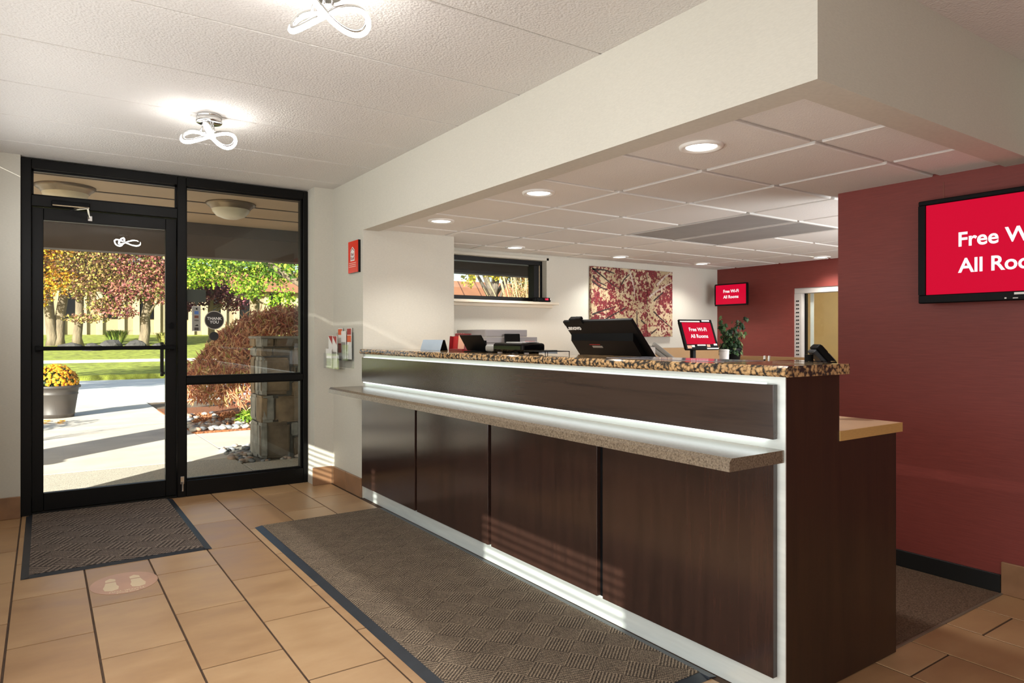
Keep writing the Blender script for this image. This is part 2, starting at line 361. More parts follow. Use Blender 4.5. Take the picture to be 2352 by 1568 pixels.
M['acrylic'] = glass('clear_acrylic', (0.96, 0.97, 0.97, 1), 1.5, 0.02)
M['steel'] = mat('brushed_aluminium', S(222, 228, 222), 0.34, 0.35, var=0.04, vs_=3, stretch=(1, 1, 12), bump=0.12, bs=30, bdist=0.0008)
M['wenge'] = wood_mat('dark_wenge_laminate', [(0.25, S(34, 22, 18)), (0.5, S(50, 33, 27)), (0.62, S(56, 36, 29)), (0.8, S(42, 31, 25))], 0.16, 'z', 1.0, 0.01)
M['wenge_end'] = wood_mat('dark_brown_end_panel', [(0.25, S(30, 18, 12)), (0.5, S(46, 28, 18)), (0.8, S(58, 36, 22))], 0.42, 'z', 0.8)
M['granite'] = granite_mat()
M['desk'] = mat('beige_desk_laminate', S(206, 172, 138), 0.35, var=0.04)
M['desk_edge'] = mat('maple_edge_band', S(196, 156, 96), 0.4, var=0.05, vs_=12, stretch=(4, 4, 40))
M['chrome'] = mat('chrome', (0.72, 0.72, 0.72, 1), 0.12, 1.0, var=0.02)
M['nickel'] = mat('brushed_nickel', S(176, 158, 130), 0.34, 0.9, var=0.05)
M['black'] = mat('black_plastic', S(10, 10, 11), 0.5, var=0.08, vs_=20, spec=0.13)
M['blackgloss'] = mat('glossy_black_glass', S(8, 8, 10), 0.12, var=0.05, spec=0.3)
M['greyplastic'] = mat('grey_plastic', S(150, 148, 142), 0.4, var=0.03)
M['printer'] = mat('pale_grey_printer_shell', S(158, 152, 151), 0.5, var=0.02)
M['whiteplastic'] = mat('white_plastic', S(232, 230, 224), 0.45, var=0.02)
M['paper'] = mat('paper_white', S(238, 236, 230), 0.7, var=0.02)
M['redplastic'] = mat('dark_red_plastic', S(120, 20, 24), 0.35, var=0.05)
M['redpaper'] = mat('red_print', S(172, 32, 30), 0.5, var=0.04)
M['pinkpaper'] = mat('pale_orange_paper', S(232, 180, 150), 0.7, var=0.03)
M['orange'] = mat('orange_print', S(226, 96, 42), 0.5, var=0.05)
M['signred'] = mat('bright_red_sign_face', S(232, 48, 22), 0.25, var=0.03)
M['screen'] = emit('red_screen', S(207, 0, 46), 1.0)
M['screentext'] = emit('white_screen_lettering', (1, 1, 1, 1), 1.0)
M['led'] = emit('led_tube', (1.0, 0.98, 0.95, 1), 54.0)
M['downled'] = emit('downlight_lens', (1.0, 0.97, 0.92, 1), 7.0)
M['clockled'] = emit('red_clock_digits', S(255, 60, 90), 1.5)
M['metal_glow'] = emit('counter_top_metal_glow', (0.95, 1.0, 0.97, 1), 1.2)  # glow put on bright bare metal, no LED there
M['strip'] = emit('counter_led_strip', (0.93, 1.0, 0.98, 1), 3.5)
M['rubber'] = mat('black_rubber_edging', S(40, 45, 52), 0.42, var=0.1, vs_=15)
M['mat1'] = mat_weave('entrance_mat_weave', 0.135, 5, S(30, 26, 24), S(92, 80, 72), S(160, 144, 130), 28)
M['mat2'] = mat_weave('counter_mat_weave', 0.110, 9, S(36, 31, 26), S(100, 86, 72), S(184, 164, 138), 52)
M['quartz'] = None
M['art'] = art_mat()
M['artbranch'] = mat('printed_branch', S(44, 34, 32), 0.5, var=0.2, vs_=40)
M['artbirch'] = mat('printed_pale_trunk', S(196, 182, 170), 0.5, var=0.25, vs_=60)
M['canvasedge'] = mat('canvas_edge', S(220, 208, 186), 0.7, var=0.05)

def quartz_mat():
    m, N, L, P = nmat('speckled_solid_surface')
    tc = N.new('ShaderNodeTexCoord'); v = N.new('ShaderNodeTexVoronoi'); v.inputs['Scale'].default_value = 210; L.new(tc.outputs['Object'], v.inputs[0])
    sp = ramp(N, [(0.10, S(214, 200, 178)), (0.17, S(120, 106, 88))]); L.new(v.outputs['Distance'], sp.inputs[0])
    n = N.new('ShaderNodeTexNoise'); n.inputs['Scale'].default_value = 160; L.new(tc.outputs['Object'], n.inputs[0])
    b = ramp(N, [(0.35, S(92, 80, 66)), (0.65, S(128, 114, 96))]); L.new(n.outputs[0], b.inputs[0])
    rn = N.new('ShaderNodeTexWhiteNoise'); L.new(v.outputs['Position'], rn.inputs[0])
    pick = ramp(N, [(0.80, (0, 0, 0, 1)), (0.82, (1, 1, 1, 1))]); L.new(rn.outputs[0], pick.inputs[0])
    mx = N.new('ShaderNodeMix'); mx.data_type = 'RGBA'; L.new(pick.outputs[0], mx.inputs[0]); L.new(b.outputs[0], mx.inputs[6]); L.new(sp.outputs[0], mx.inputs[7])
    L.new(mx.outputs[2], P.inputs['Base Color']); P.inputs['Roughness'].default_value = 0.22; P.inputs['Specular IOR Level'].default_value = 0.6
    return m
M['quartz'] = quartz_mat()

# ================================================================== THE SETTING
ZC, ZD, ZS = 2.44, 2.036, 2.022      # main ceiling, dropped ceiling, soffit underside
# --- floor: grout bed with porcelain tiles as parts
floor = struct(obj('floor', B().box(-0.45, 3.755, -4.0, 5.76, -0.12, -0.003), M['grout']), 'tan porcelain tile floor laid in a running bond')
tile_cache = {}
def tile_mesh(w, l):
    k = (round(w, 3), round(l, 3))
    if k not in tile_cache:
        b = B().box(-w/2, w/2, -l/2, l/2, -0.012, 0.0, 0.0008)
        me = bpy.data.meshes.new('tile'); b.bm.to_mesh(me); b.bm.free(); me.materials.append(M['tile']); tile_cache[k] = me
    return tile_cache[k]
PX, PY, GAP = 0.2985, 0.598, 0.0085
for k in range(-2, 14):
    xa, xb = -0.12+PX*k, -0.12+PX*(k+1)
    if k in (-2,): continue
    xa2, xb2 = max(xa, -0.449), min(xb, 3.754)
    if xb2-xa2 < 0.03: continue
    off = 3.90 if k % 2 == 0 else 3.601
    for j in range(-14, 5):
        ya, yb = off+PY*j, off+PY*(j+1)
        ya2, yb2 = max(ya, -3.99), min(yb, 5.70)
        if xb2 > 2.05:
            if xa2 < 2.0: pass
            yb2 = min(yb2, 1.352)
        if yb2-ya2 < 0.03: continue
        inst('tile', tile_mesh(xb2-xa2-GAP, yb2-ya2-GAP), floor, ((xa2+xb2)/2, (ya2+yb2)/2, 0))
# --- carpet behind the counter
struct(obj('floor_carpet', B().box(2.05, 6.85, 1.354, 5.5, -0.12, 0.002), M['carpet']), 'brown loop carpet behind the counter')
struct(obj('trim_1', B().box(2.60, 3.755, 1.345, 1.357, -0.01, 0.005, 0.002), mat('grey_metal_strip', S(128, 116, 100), 0.4, 0.3)), 'metal strip between tile and carpet')

# --- main ceiling: sprayed boards
ceiling = struct(obj('ceiling', B().box(-0.45, 3.9, -4.0, 5.8, ZC+0.006, ZC+0.08), M['ceil']), 'white sprayed board ceiling with long joints')
ys = [5.76]+[5.285-0.6135*k for k in range(0, 16)]
for i in range(len(ys)-1):
    y1, y0 = ys[i], max(ys[i+1], -4.0)
    if y1 <= -4.0: break
    x1 = 1.995 if y0 > 1.1 else 3.755
    if y0 < 1.214 < y1: x1 = 1.995
    b = B().box(-0.45, x1, y0+0.005, y1-0.005, ZC, ZC+0.012, 0.003)
    obj('ceiling_panel', b, M['ceil'], ceiling)
obj('ceiling_panel', B().box(1.995, 3.755, 0.99, 1.214, ZC, ZC+0.012), M['ceil'], ceiling)

# --- soffit above the counter (beige, turns the corner), with mitred underside line
sb = B().prism([(0, 0), (0.13, 0), (0.13, ZC-ZS), (0, ZC-ZS)], (1.99, 4.8795, ZS), (1, 0, 0), (0, 0, 1), 3.6655)
sb.box(2.12, 3.755, 1.214, 1.342, ZS, ZC)
sb.box(3.64, 3.755, -4.0, 1.214, ZS, ZC)
soffit = struct(obj('ceiling_soffit', sb, M['wall']), 'beige soffit beam over the reception counter')

# --- dropped ceiling: grid bars and tegular tiles
drop = struct(obj('ceiling_dropped', B().box(2.12, 6.86, 1.342, 5.5, ZD+0.024, ZD+0.07), M['grid']), 'dropped ceiling of square white tiles over the reception')
gx = [2.12, 2.685, 3.278, 3.871, 4.435, 5.005, 5.60, 6.195, 6.79, 6.85]
gy = [1.342, 1.645, 2.25, 2.84, 3.43, 4.03, 4.62, 5.21, 5.5]
for x in gx[1:-1]: obj('grid_bar', B().box(x-0.012, x+0.012, 1.342, 5.5, ZD+0.012, ZD+0.024), M['grid'], drop)
for y in gy[1:-1]: obj('grid_bar', B().box(2.12, 6.85, y-0.012, y+0.012, ZD+0.0121, ZD+0.0241), M['grid'], drop)
ct_cache = {}
def ctile(w, l):
    k = (round(w, 3), round(l, 3))
    if k not in ct_cache:
        b = B().box(-w/2, w/2, -l/2, l/2, 0, 0.0235, 0.004)
        me = bpy.data.meshes.new('ceiling_tile'); b.bm.to_mesh(me); b.bm.free(); me.materials.append(M['ctile']); ct_cache[k] = me
    return ct_cache[k]
VENT = {(3, 3), (3, 4), (4, 3), (4, 4)}
for i in range(len(gx)-1):
    for j in range(len(gy)-1):
        if (i, j) in VENT: continue
        w, l = gx[i+1]-gx[i]-0.030, gy[j+1]-gy[j]-0.030
        if w < 0.02 or l < 0.02: continue
        inst('ceiling_tile', ctile(w, l), drop, ((gx[i]+gx[i+1])/2, (gy[j]+gy[j+1])/2, ZD))

# --- walls
struct(obj('wall_entrance', B().box(-0.60, -0.124, 5.65, 5.80, 0, ZC), M['wall']), 'narrow beige wall left of the glass entrance')
wb = B().box(1.99, 2.777, 4.88, 5.80, 0, ZC).box(1.83, 1.99, 5.52, 5.80, 0, ZC)
struct(obj('wall_pilaster', wb, M['wall']), 'beige wall block between the entrance and the reception')
wb = B()
OX0, OX1, OZ0, OZ1 = 2.82, 4.197, 1.568, 1.982
wb.box(2.777, 7.0, 5.5, 5.72, 0, OZ0).box(2.777, 7.0, 5.5, 5.72, OZ1, ZC).box(2.777, OX0, 5.5, 5.72, OZ0, OZ1).box(OX1, 7.0, 5.5, 5.72, OZ0, OZ1)
struct(obj('wall_back', wb, M['wall']), 'beige back wall behind the reception')
# red wall with the television
struct(obj('wall_right', B().box(3.755, 3.90, -4.0, 2.165, 0, ZD+0.03).box(3.755, 3.90, -4.0, 1.3, ZD, ZC), M['red']), 'dark red wall carrying the large television')
# the wall covering's loose vertical seam above the television
struct(obj('trim_2', B().box(3.7535, 3.756, 1.606, 1.611, 1.86, 2.0), mat('seam', S(120, 62, 46), 0.6)), 'vertical wall covering seam above the television')
# far red wall with a doorway
wb = B()
DY0, DY1, DZ = 3.30, 4.46, 1.75
wb.box(6.85, 7.0, DY1, 5.6, 0, ZC).box(6.85, 7.0, 1.2, DY0, 0, ZC).box(6.85, 7.0, DY0, DY1, DZ, ZC)
struct(obj('wall_far', wb, M['red']), 'dark red end wall with a doorway')
struct(obj('wall_office', B().box(3.9, 7.0, 1.2, 1.342, 0, ZC), M['red']), 'red wall hidden behind the television wall')
struct(obj('wall_hall', B().box(8.2, 8.3, 2.6, 5.2, 0, 2.3).box(7.0, 8.3, 5.2, 5.35, 0, 2.3).box(7.0, 8.3, 2.5, 2.6, 0, 2.3).box(7.0, 8.3, 2.5, 5.35, 2.3, 2.4).box(7.0, 8.3, 2.5, 5.35, -0.1, 0.0), mat('pale_yellow_paint', S(226, 204, 150), 0.6, var=0.02)), 'pale yellow hallway beyond the doorway')
struct(obj('wall_rear', B().box(-0.60, 3.9, -4.15, -4.0, 0, ZC), M['wall']), 'beige wall at the far end of the lobby')
# left wall with ribbon window
WZ0, WZ1 = 1.10, 1.475
wy = [(-0.23, 1.02), (2.33, 2.55), (3.19, 3.66)]
wb = B().box(-0.60, -0.45, -4.0, 5.65, 0, WZ0).box(-0.60, -0.45, -4.0, 5.65, WZ1, ZC)
yy = -4.0
for a, b_ in wy: wb.box(-0.60, -0.45, yy, a, WZ0, WZ1); yy = b_
wb.box(-0.60, -0.45, yy, 5.65, WZ0, WZ1)
struct(obj('wall_left', wb, M['wall']), 'beige side wall with shallow blind covered windows')
struct(obj('ceiling_roof', B().box(-0.60, 7.05, -4.15, 5.82, ZC+0.10, ZC+0.25), mat('roof_membrane', S(90, 86, 80), 0.9)), 'flat roof of the building')
slatmat = mat('white_blind_slat', S(226, 222, 212), 0.5, var=0.02)
for i, (a, b_) in enumerate(wy):
    w = struct(obj('window_%d' % (i+4), B().box(-0.60, -0.56, a, a+0.03, WZ0, WZ1).box(-0.60, -0.56, b_-0.03, b_, WZ0, WZ1).box(-0.60, -0.56, a, b_, WZ0, WZ0+0.03).box(-0.60, -0.56, a, b_, WZ1-0.03, WZ1), M['bronze']), 'shallow side window with a venetian blind')
    obj('pane', B().box(-0.582, -0.578, a+0.03, b_-0.03, WZ0+0.03, WZ1-0.03), M['glass'], w)
    me = bpy.data.meshes.new('slat'); sbm = B().box(-0.0125, 0.0125, -(b_-a)/2+0.012, (b_-a)/2-0.012, -0.0006, 0.0006); sbm.bm.to_mesh(me); sbm.bm.free(); me.materials.append(slatmat)
    z = WZ0+0.03
    while z < WZ1-0.02:
        inst('slat', me, w, (-0.49, (a+b_)/2, z), (0, math.radians(-28), 0)); z += 0.043

# added windows with closed shades, out of view, backing the fill lights
for k, (ya, yb, za, zb, lb) in enumerate([(1.17, 5.33, 1.53, 2.10, 'added unseen upper window band with a closed pale roller shade'), (-0.65, 2.75, 0.35, 1.01, 'added unseen lower window band with a closed pale roller shade')]):
    w7 = struct(obj('window_%d' % (7+k*3), B().box(-0.45, -0.436, ya, ya+0.05, za, zb).box(-0.45, -0.436, yb-0.05, yb, za, zb).box(-0.45, -0.436, ya, yb, zb-0.03, zb).box(-0.45, -0.436, ya, yb, za, za+0.03), M['bronze']), lb)
    obj('added_roller_shade', B().box(-0.448, -0.440, ya+0.05, yb-0.05, za+0.03, zb-0.03), slatmat, w7)
w9 = struct(obj('window_9', B().box(-0.45, -0.436, -3.75, -3.70, 0.6, 2.1).box(-0.45, -0.436, -1.10, -1.05, 0.6, 2.1).box(-0.45, -0.436, -3.75, -1.05, 2.05, 2.1).box(-0.45, -0.436, -3.75, -1.05, 0.6, 0.65), M['bronze']), 'added unseen rear window with a closed pale roller shade')
obj('added_roller_shade', B().box(-0.448, -0.440, -3.70, -1.10, 0.65, 2.05), slatmat, w9)
w8 = struct(obj('window_8', B().box(4.2, 4.25, 1.342, 1.356, 0.65, 1.95).box(6.45, 6.5, 1.342, 1.356, 0.65, 1.95).box(4.2, 6.5, 1.342, 1.356, 1.9, 1.95).box(4.2, 6.5, 1.342, 1.356, 0.65, 0.7), M['bronze']), 'added office window hidden behind the television wall')
obj('added_roller_shade', B().box(4.25, 6.45, 1.344, 1.352, 0.7, 1.9), slatmat, w8)

# --- base boards
struct(obj('baseboard_left', B().box(-0.60, -0.124, 5.636, 5.65, 0, 0.147, 0.003), M['basetile']), 'brown tile base left of the door')
bb = struct(obj('baseboard_corner', B().box(1.815, 1.976, 5.506, 5.52, 0, 0.147, 0.003), M['basetile']), 'brown tile base in the entrance corner')
obj('base_tile', B().box(1.976, 1.99, 5.21, 5.506, 0, 0.147, 0.003), M['basetile'], bb)
obj('base_tile', B().box(1.976, 1.99, 4.892, 5.207, 0, 0.147, 0.003), M['basetile'], bb)
struct(obj('baseboard_right', B().box(3.743, 3.755, 1.357, 2.165, 0.002, 0.088, 0.002), M['black_base']), 'black rubber base along the red wall')
bb = struct(obj('baseboard_front', B().box(3.740, 3.755, 1.05, 1.354, 0.0, 0.152, 0.003), M['basetile']), 'tan tile base under the television')
for k in range(4): obj('base_tile', B().box(3.740, 3.755, 0.743-0.303*k, 1.043-0.303*k, 0, 0.152, 0.003), M['basetile'], bb)

# ================================================================== STOREFRONT
YF, YB = 5.68, 5.79
sf = struct(obj('window_1', B().box(-0.124, -0.064, YF, YB, 0, 2.43, 0.003), M['bronze']), 'dark bronze storefront frame with sidelight and transom')
def fp(name, x0, x1, z0, z1, y0=YF, y1=YB, par=sf, m='bronze', bev=0.003): return obj(name, B().box(x0, x1, y0, y1, z0, z1, bev), M[m], par)
fp('mullion', 0.839, 0.899, 0, 2.43); fp('jamb', 1.792, 1.885, 0, 2.43)
fp('jamb', 1.775, 1.792, 0.12, 2.365, YF+0.03, YB-0.02)
fp('head', -0.064, 0.839, 2.365, 2.43); fp('head', 0.899, 1.792, 2.365, 2.43); fp('transom_bar', -0.064, 0.839, 2.11, 2.185)
fp('sill_rail', 0.899, 1.792, 0.0, 0.12); fp('mid_rail', 0.899, 1.792, 0.858, 0.905)
fp('threshold', -0.064, 0.839, 0.0, 0.014)
for (x0, x1, z0, z1) in [(-0.064, 0.839, 2.185, 2.365), (0.899, 1.792, 0.12, 0.858), (0.899, 1.792, 0.905, 2.365)]:
    obj('pane', B().box(x0, x1, 5.732, 5.738, z0, z1), M['glass'], sf)
    q = B()
    for (a, b_, c_, d) in [(x0, x0+0.012, z0, z1), (x1-0.012, x1, z0, z1), (x0, x1, z0, z0+0.012), (x0, x1, z1-0.012, z1)]: q.box(a, b_, 5.722, 5.748, c_, d)
    obj('glazing_bead', q, M['bronze'], sf)
struct(obj('trim_3', B().box(0.855, 0.885, 5.664, 5.68, 0.10, 0.16, 0.004).cyl((0.87, 5.66, 0.05), (0.87, 5.66, 0.12), 0.008), M['chrome']), 'chrome floor bolt on the storefront mullion')
# door leaf
door = struct(obj('door_1', B().box(-0.0635, 0.004, YF+0.03, YB-0.03, 0.016, 2.106, 0.003), M['bronze']), 'glazed entrance door in a dark bronze frame')
fp('stile', 0.762, 0.836, 0.016, 2.106, YF+0.03, YB-0.03, door)
fp('top_rail', 0.004, 0.762, 2.022, 2.106, YF+0.03, YB-0.03, door); fp('bottom_rail', 0.004, 0.762, 0.016, 0.136, YF+0.03, YB-0.03, door)
obj('pane', B().box(0.004, 0.762, 5.732, 5.738, 0.136, 2.022), M['glass'], door)
pb = obj('push_bar', B().box(-0.045, 0.815, 5.635, 5.655, 1.122, 1.150, 0.004), M['black'], door)
obj('bracket', B().box(-0.045, -0.012, 5.655, 5.712, 1.115, 1.155, 0.003).box(0.782, 0.815, 5.655, 5.712, 1.115, 1.155, 0.003), M['bronze'], pb)
obj('pull_handle', B().box(0.738, 0.762, 5.80, 5.825, 0.915, 1.175, 0.004).box(0.738, 0.762, 5.76, 5.80, 0.93, 0.95).box(0.738, 0.762, 5.76, 5.80, 1.14, 1.16), M['black'], door)
obj('thumb_turn', B().cyl((0.80, 5.71, 1.30), (0.80, 5.695, 1.30), 0.02).box(0.795, 0.805, 5.68, 5.70, 1.28, 1.325, 0.002), M['black'], door)
cl = obj('door_closer', B().box(0.05, 0.275, 5.645, 5.68, 2.115, 2.155, 0.004), M['black'], door)
obj('cover_edge', B().box(0.055, 0.27, 5.640, 5.646, 2.117, 2.124), M['nickel'], cl)
obj('closer_arm', B().tube([(0.16, 5.65, 2.10), (0.21, 5.55, 2.095), (0.255, 5.52, 2.10)], 0.007, 6).tube([(0.255, 5.52, 2.10), (0.27, 5.66, 2.06)], 0.006, 6), M['chrome'], cl)
obj('arm_shoe', B().box(0.262, 0.292, 5.69, 5.712, 2.035, 2.075, 0.003), M['chrome'], cl)

# --- window in the back wall
w2 = struct(obj('window_2', B().box(OX0, OX1, 5.56, 5.66, OZ0, OZ0+0.04, 0.003), M['bronze']), 'wide shallow black framed window above the back counter')
fp('frame_head', OX0, OX1, OZ1-0.045, OZ1, 5.56, 5.66, w2); fp('frame_jamb', 4.09, OX1, OZ0+0.04, OZ1-0.045, 5.56, 5.66, w2); fp('frame_jamb', OX0, OX0+0.06, OZ0+0.04, OZ1-0.045, 5.56, 5.66, w2)
fp('frame_bead', 4.150, 4.158, OZ0+0.04, OZ1-0.045, 5.553, 5.56, w2, 'nickel', 0.001)
obj('pane', B().box(OX0+0.06, 4.09, 5.615, 5.621, OZ0+0.04, OZ1-0.045), M['glass'], w2)
obj('window_sill', B().box(2.79, 4.29, 5.40, 5.555, 1.535, 1.560, 0.003).box(2.80, 4.265, 5.475, 5.50, 1.505, 1.535, 0.003), mat('cream_paint', S(222, 212, 192), 0.5, var=0.02), w2)
obj('casing', B().box(4.197, 4.225, 5.488, 5.50, 1.56, 2.01, 0.002).box(2.79, 4.225, 5.488, 5.50, 1.982, 2.01, 0.002), M['wall'], w2)

# --- glass door in the far red wall
pw = mat('pale_grey_door_frame', S(190, 184, 178), 0.45, var=0.03)
d2 = struct(obj('door_2', B().box(6.86, 6.98, DY1-0.085, DY1, 0, DZ-0.06).box(6.86, 6.98, DY0, DY0+0.06, 0, DZ-0.06).box(6.86, 6.98, DY0, DY1, DZ-0.06, DZ, 0.003), pw), 'pale grey framed doorway in the far red wall')
obj('door_leaf', B().box(6.92, 6.96, DY1-0.10, DY1-0.085, 0.01, DZ-0.06).box(6.92, 6.96, DY0+0.06, DY0+0.10, 0.01, DZ-0.06), M['black'], d2)
obj('pane', B().box(6.937, 6.943, DY0+0.10, DY1-0.10, 0.01, DZ-0.06), M['glass'], d2)
obj('edge_white_strip', B().box(6.95, 6.955, DY1-0.175, DY1-0.135, 0.01, DZ-0.06), M['whiteplastic'], d2)  # plain white plastic strip beside the door edge
q = B()
for k in range(26):
    for dy in (0.050, 0.030): q.box(6.856, 6.861, DY1-dy-0.006, DY1-dy+0.006, 0.55+k*0.042, 0.565+k*0.042)
obj('strike_holes', q, M['black'], d2)

# ================================================================== RECEPTION COUNTER
ct = thing('reception_counter', 'long reception counter of dark wood panels and brushed metal trim', 'counter', (2.15, 3.1, 0))
YE = 1.332
obj('carcass', B().box(2.0, 2.30, YE+0.018, 4.878, 0.0, 1.086), M['steel'], ct)
obj('end_panel', B().prism([(2.004, 0.003), (2.714, 0.003), (2.714, 0.848), (2.318, 0.848), (2.318, 1.086), (2.004, 1.086)], (0, YE+0.018, 0), (1, 0, 0), (0, 0, 1), 0.018), M['wenge_end'], ct)
obj('corner_trim', B().box(1.9995, 2.004, YE, YE+0.0185, 0.0, 1.086), M['steel'], ct)
for (a, b_) in [(3.984, 4.872), (3.106, 3.955), (2.228, 3.075), (1.362, 2.192)]:
    obj('panel', B().box(1.977, 1.999, a, b_, 0.095, 0.803, 0.0015), M['wenge'], ct)
for (a, b_) in [(3.956, 3.983), (3.076, 3.105), (2.199, 2.227)]: obj('gap_strip', B().box(1.9965, 2.0, a, b_, 0.095, 0.803), M['black'], ct)  # black strip backing each gap between the panels
obj('upper_panel', B().box(1.977, 1.999, 1.362, 4.872, 0.880, 1.060, 0.0015), wood_mat('dark_wenge_band', [(0.25, S(40, 30, 26)), (0.5, S(60, 46, 38)), (0.8, S(66, 52, 44))], 0.20, 'y', 0.6, 0.015), ct)
shp = [(1.722, 0.806), (1.722, 0.835), (1.734, 0.847), (1.999, 0.847), (1.999, 0.806)]
b = B().prism(shp, (0, 4.868, 0), (1, 0, 0), (0, 0, 1), 3.531)
shelf = obj('shelf', b, M['quartz'], ct)
obj('glow_strip', B().box(1.980, 1.998, 1.40, 4.85, 0.8725, 0.8795), M['strip'], ct)
obj('glow_strip', B().box(1.982, 1.998, 1.40, 4.85, 1.0605, 1.0660), M['metal_glow'], ct)  # glowing bar stands in for the bright metal strip, no lamp
# clerk-side desk
dk = obj('desk_top', B().box(2.318, 2.757, YE, 4.86, 0.850, 0.885, 0.001), M['desk'], ct)
obj('edge_band', B().box(2.318, 2.757, YE-0.004, YE, 0.850, 0.885), M['desk_edge'], dk)
obj('desk_panel', B().box(2.32, 2.72, 4.84, 4.86, 0.0, 0.85).box(2.32, 2.72, 3.0, 3.02, 0.0, 0.85), M['wenge_end'], ct)
# granite top
bt = bmesh.new()
b = B()
prof = [(1.955, 1.105), (1.957, 1.095), (1.965, 1.088), (2.328, 1.088), (2.328, 1.124), (1.968, 1.124), (1.958, 1.117)]
b.prism(prof, (0, 4.866, 0), (1, 0, 0), (0, 0, 1), 3.566)
tag(obj('granite_countertop', b, M['granite']), 'beige and black speckled granite slab capping the reception counter', 'countertop')

# ================================================================== LAMPS
def swirl_points(n=120, s=1.0):
    pts = []
    for i in range(n):
        t = 2*math.pi*i/n
        pts.append(Vector(((0.082*math.cos(t)+0.072*math.cos(2*t))*s, (0.082*math.sin(t)-0.072*math.sin(2*t))*s, -0.115+0.035*math.sin(3*t))))
    return pts
def make_swirl(loc, rotz, label):
    t = thing('swirl_ceiling_light', label, 'ceiling light', loc, rotz, 'looped LED ceiling lights in the lobby')
    obj('base_plate', B().lathe([(0.0, 0), (0.062, 0), (0.062, -0.012), (0.058, -0.014), (0.066, -0.016), (0.068, -0.042), (0.064, -0.046), (0.0, -0.046)]), M['chrome'], t, True, False)
    st = B()
    for a in (0.3, 2.4, 4.5): st.cyl((0.03*math.cos(a), 0.03*math.sin(a), -0.044), (0.045*math.cos(a), 0.045*math.sin(a), -0.10), 0.004, n=8)
    obj('stem', st, M['chrome'], t, True, False)
    P0 = swirl_points()
    inner = [p*0.985+Vector((0, 0, 0.006)) for p in P0]
    obj('chrome_ribbon', B().tube(inner, 0.0075, 8, True), M['chrome'], t, True, False)
    obj('led_tube', B().tube([Vector((p.x*1.03, p.y*1.03, p.z-0.003)) for p in P0], 0.0085, 8, True), M['led'], t, True, False)
    return t
sw = make_swirl((0.756, 4.05, ZC), 0.35, 'looped LED ceiling light nearer the glass entrance')
sw2 = make_swirl((0.795, 2.30, ZC), 2.0, 'looped LED ceiling light cut by the top of the picture')
# recessed downlights in the dropped ceiling
def make_down(loc, label):
    t = thing('recessed_downlight', label, 'downlight', loc, 0, 'round recessed downlights in the dropped ceiling')
    obj('trim_ring', B().lathe([(0.065, -0.004), (0.078, -0.012), (0.092, -0.010), (0.094, -0.001), (0.094, 0.0)]), M['whiteplastic'], t, True, False)
    obj('lens', B().lathe([(0.0, -0.0045), (0.066, -0.0045), (0.066, -0.001)]), M['downled'], t, False, False)
    return t
DOWN = [((2.329, 1.954), 'recessed downlight nearest the camera, above the counter end'), ((2.318, 3.106), 'recessed downlight above the middle of the counter'), ((2.315, 4.252), 'recessed downlight beside the beige wall block'),
        ((3.566, 5.14), 'recessed downlight above the black framed window'), ((4.870, 5.14), 'recessed downlight above the red tree artwork'), ((6.085, 5.10), 'recessed downlight in the corner of the red wall'), ((6.60, 3.99), 'recessed downlight above the far doorway')]
d0 = None
for (p, lb) in DOWN:
    if d0 is None: d0 = make_down((p[0], p[1], ZD), lb)
    else: dup(d0, (p[0], p[1], ZD), None, lb)
    d = bpy.data.lights.new('downlight_beam', 'SPOT'); d.energy = LAMP_DOWN*(4.0); d.spot_size = math.radians(130); d.spot_blend = 0.7; d.shadow_soft_size = 0.06; d.color = LAMP_COL
    o = bpy.data.objects.new('downlight_beam', d); COL.objects.link(o); o.location = (p[0], p[1], ZD-0.03)
# grey return grilles
gm = mat('grey_perforated_grille', S(150, 150, 148), 0.6, var=0.03, bump=0.4, bs=400)
for i, lb in ((3, 'grey perforated ceiling return panel nearer the counter'), (4, 'grey perforated ceiling return panel nearer the far door')):
    t = thing('ceiling_vent', lb, 'vent', (gx[i], 2.84, ZD), 0, 'grey return panels in the dropped ceiling')
    obj('frame', B().box(gx[i]+0.012, gx[i+1]-0.012, 2.852, 2.872, ZD-0.002, ZD+0.012).box(gx[i]+0.012, gx[i+1]-0.012, 3.998, 4.018, ZD-0.002, ZD+0.012).box(gx[i]+0.012, gx[i]+0.03, 2.872, 3.998, ZD-0.002, ZD+0.012).box(gx[i+1]-0.03, gx[i+1]-0.012, 2.872, 3.998, ZD-0.002, ZD+0.012), M['grid'], t)
    obj('grille', B().box(gx[i]+0.03, gx[i+1]-0.03, 2.872, 3.998, ZD+0.001, ZD+0.012), gm, t)

# ================================================================== MATS AND FLOOR STICKER
def floor_mat(name, label, x0, x1, y0, y1, m, e=(0.035, 0.035, 0.035, 0.035)):
    t = thing(name, label, 'mat', ((x0+x1)/2, (y0+y1)/2, 0))
    l, r, n, f = e
    def rim(pa, pb, wx, wy):
        pass
    q = B(); h = 0.009
    if l: q.prism([(0, 0.0006), (l, h), (l, 0.0006)], (x0, y1, 0), (1, 0, 0), (0, 0, 1), y1-y0)
    if r: q.prism([(0, 0.0006), (0, h), (r, 0.0006)], (x1-r, y1, 0), (1, 0, 0), (0, 0, 1), y1-y0)
    if n: q.prism([(0, 0.0006), (n, h), (n, 0.0006)], (x0+l, y0, 0), (0, 1, 0), (0, 0, 1), x1-x0-l-r)
    if f: q.prism([(0, 0.0006), (0, h), (f, 0.0006)], (x0+l, y1-f, 0), (0, 1, 0), (0, 0, 1), x1-x0-l-r)
    obj('rubber_border', q, M['rubber'], t)
    obj('ribbed_carpet', B().box(x0+l, x1-r, y0+n, y1-f, 0.0006, 0.011), m, t)
    return t
floor_mat('entrance_mat', 'smaller grey brown ribbed entrance mat lying against the glass door', -0.093, 0.802, 4.205, 5.66, M['mat1'], (0.035, 0.04, 0.035, 0.0))
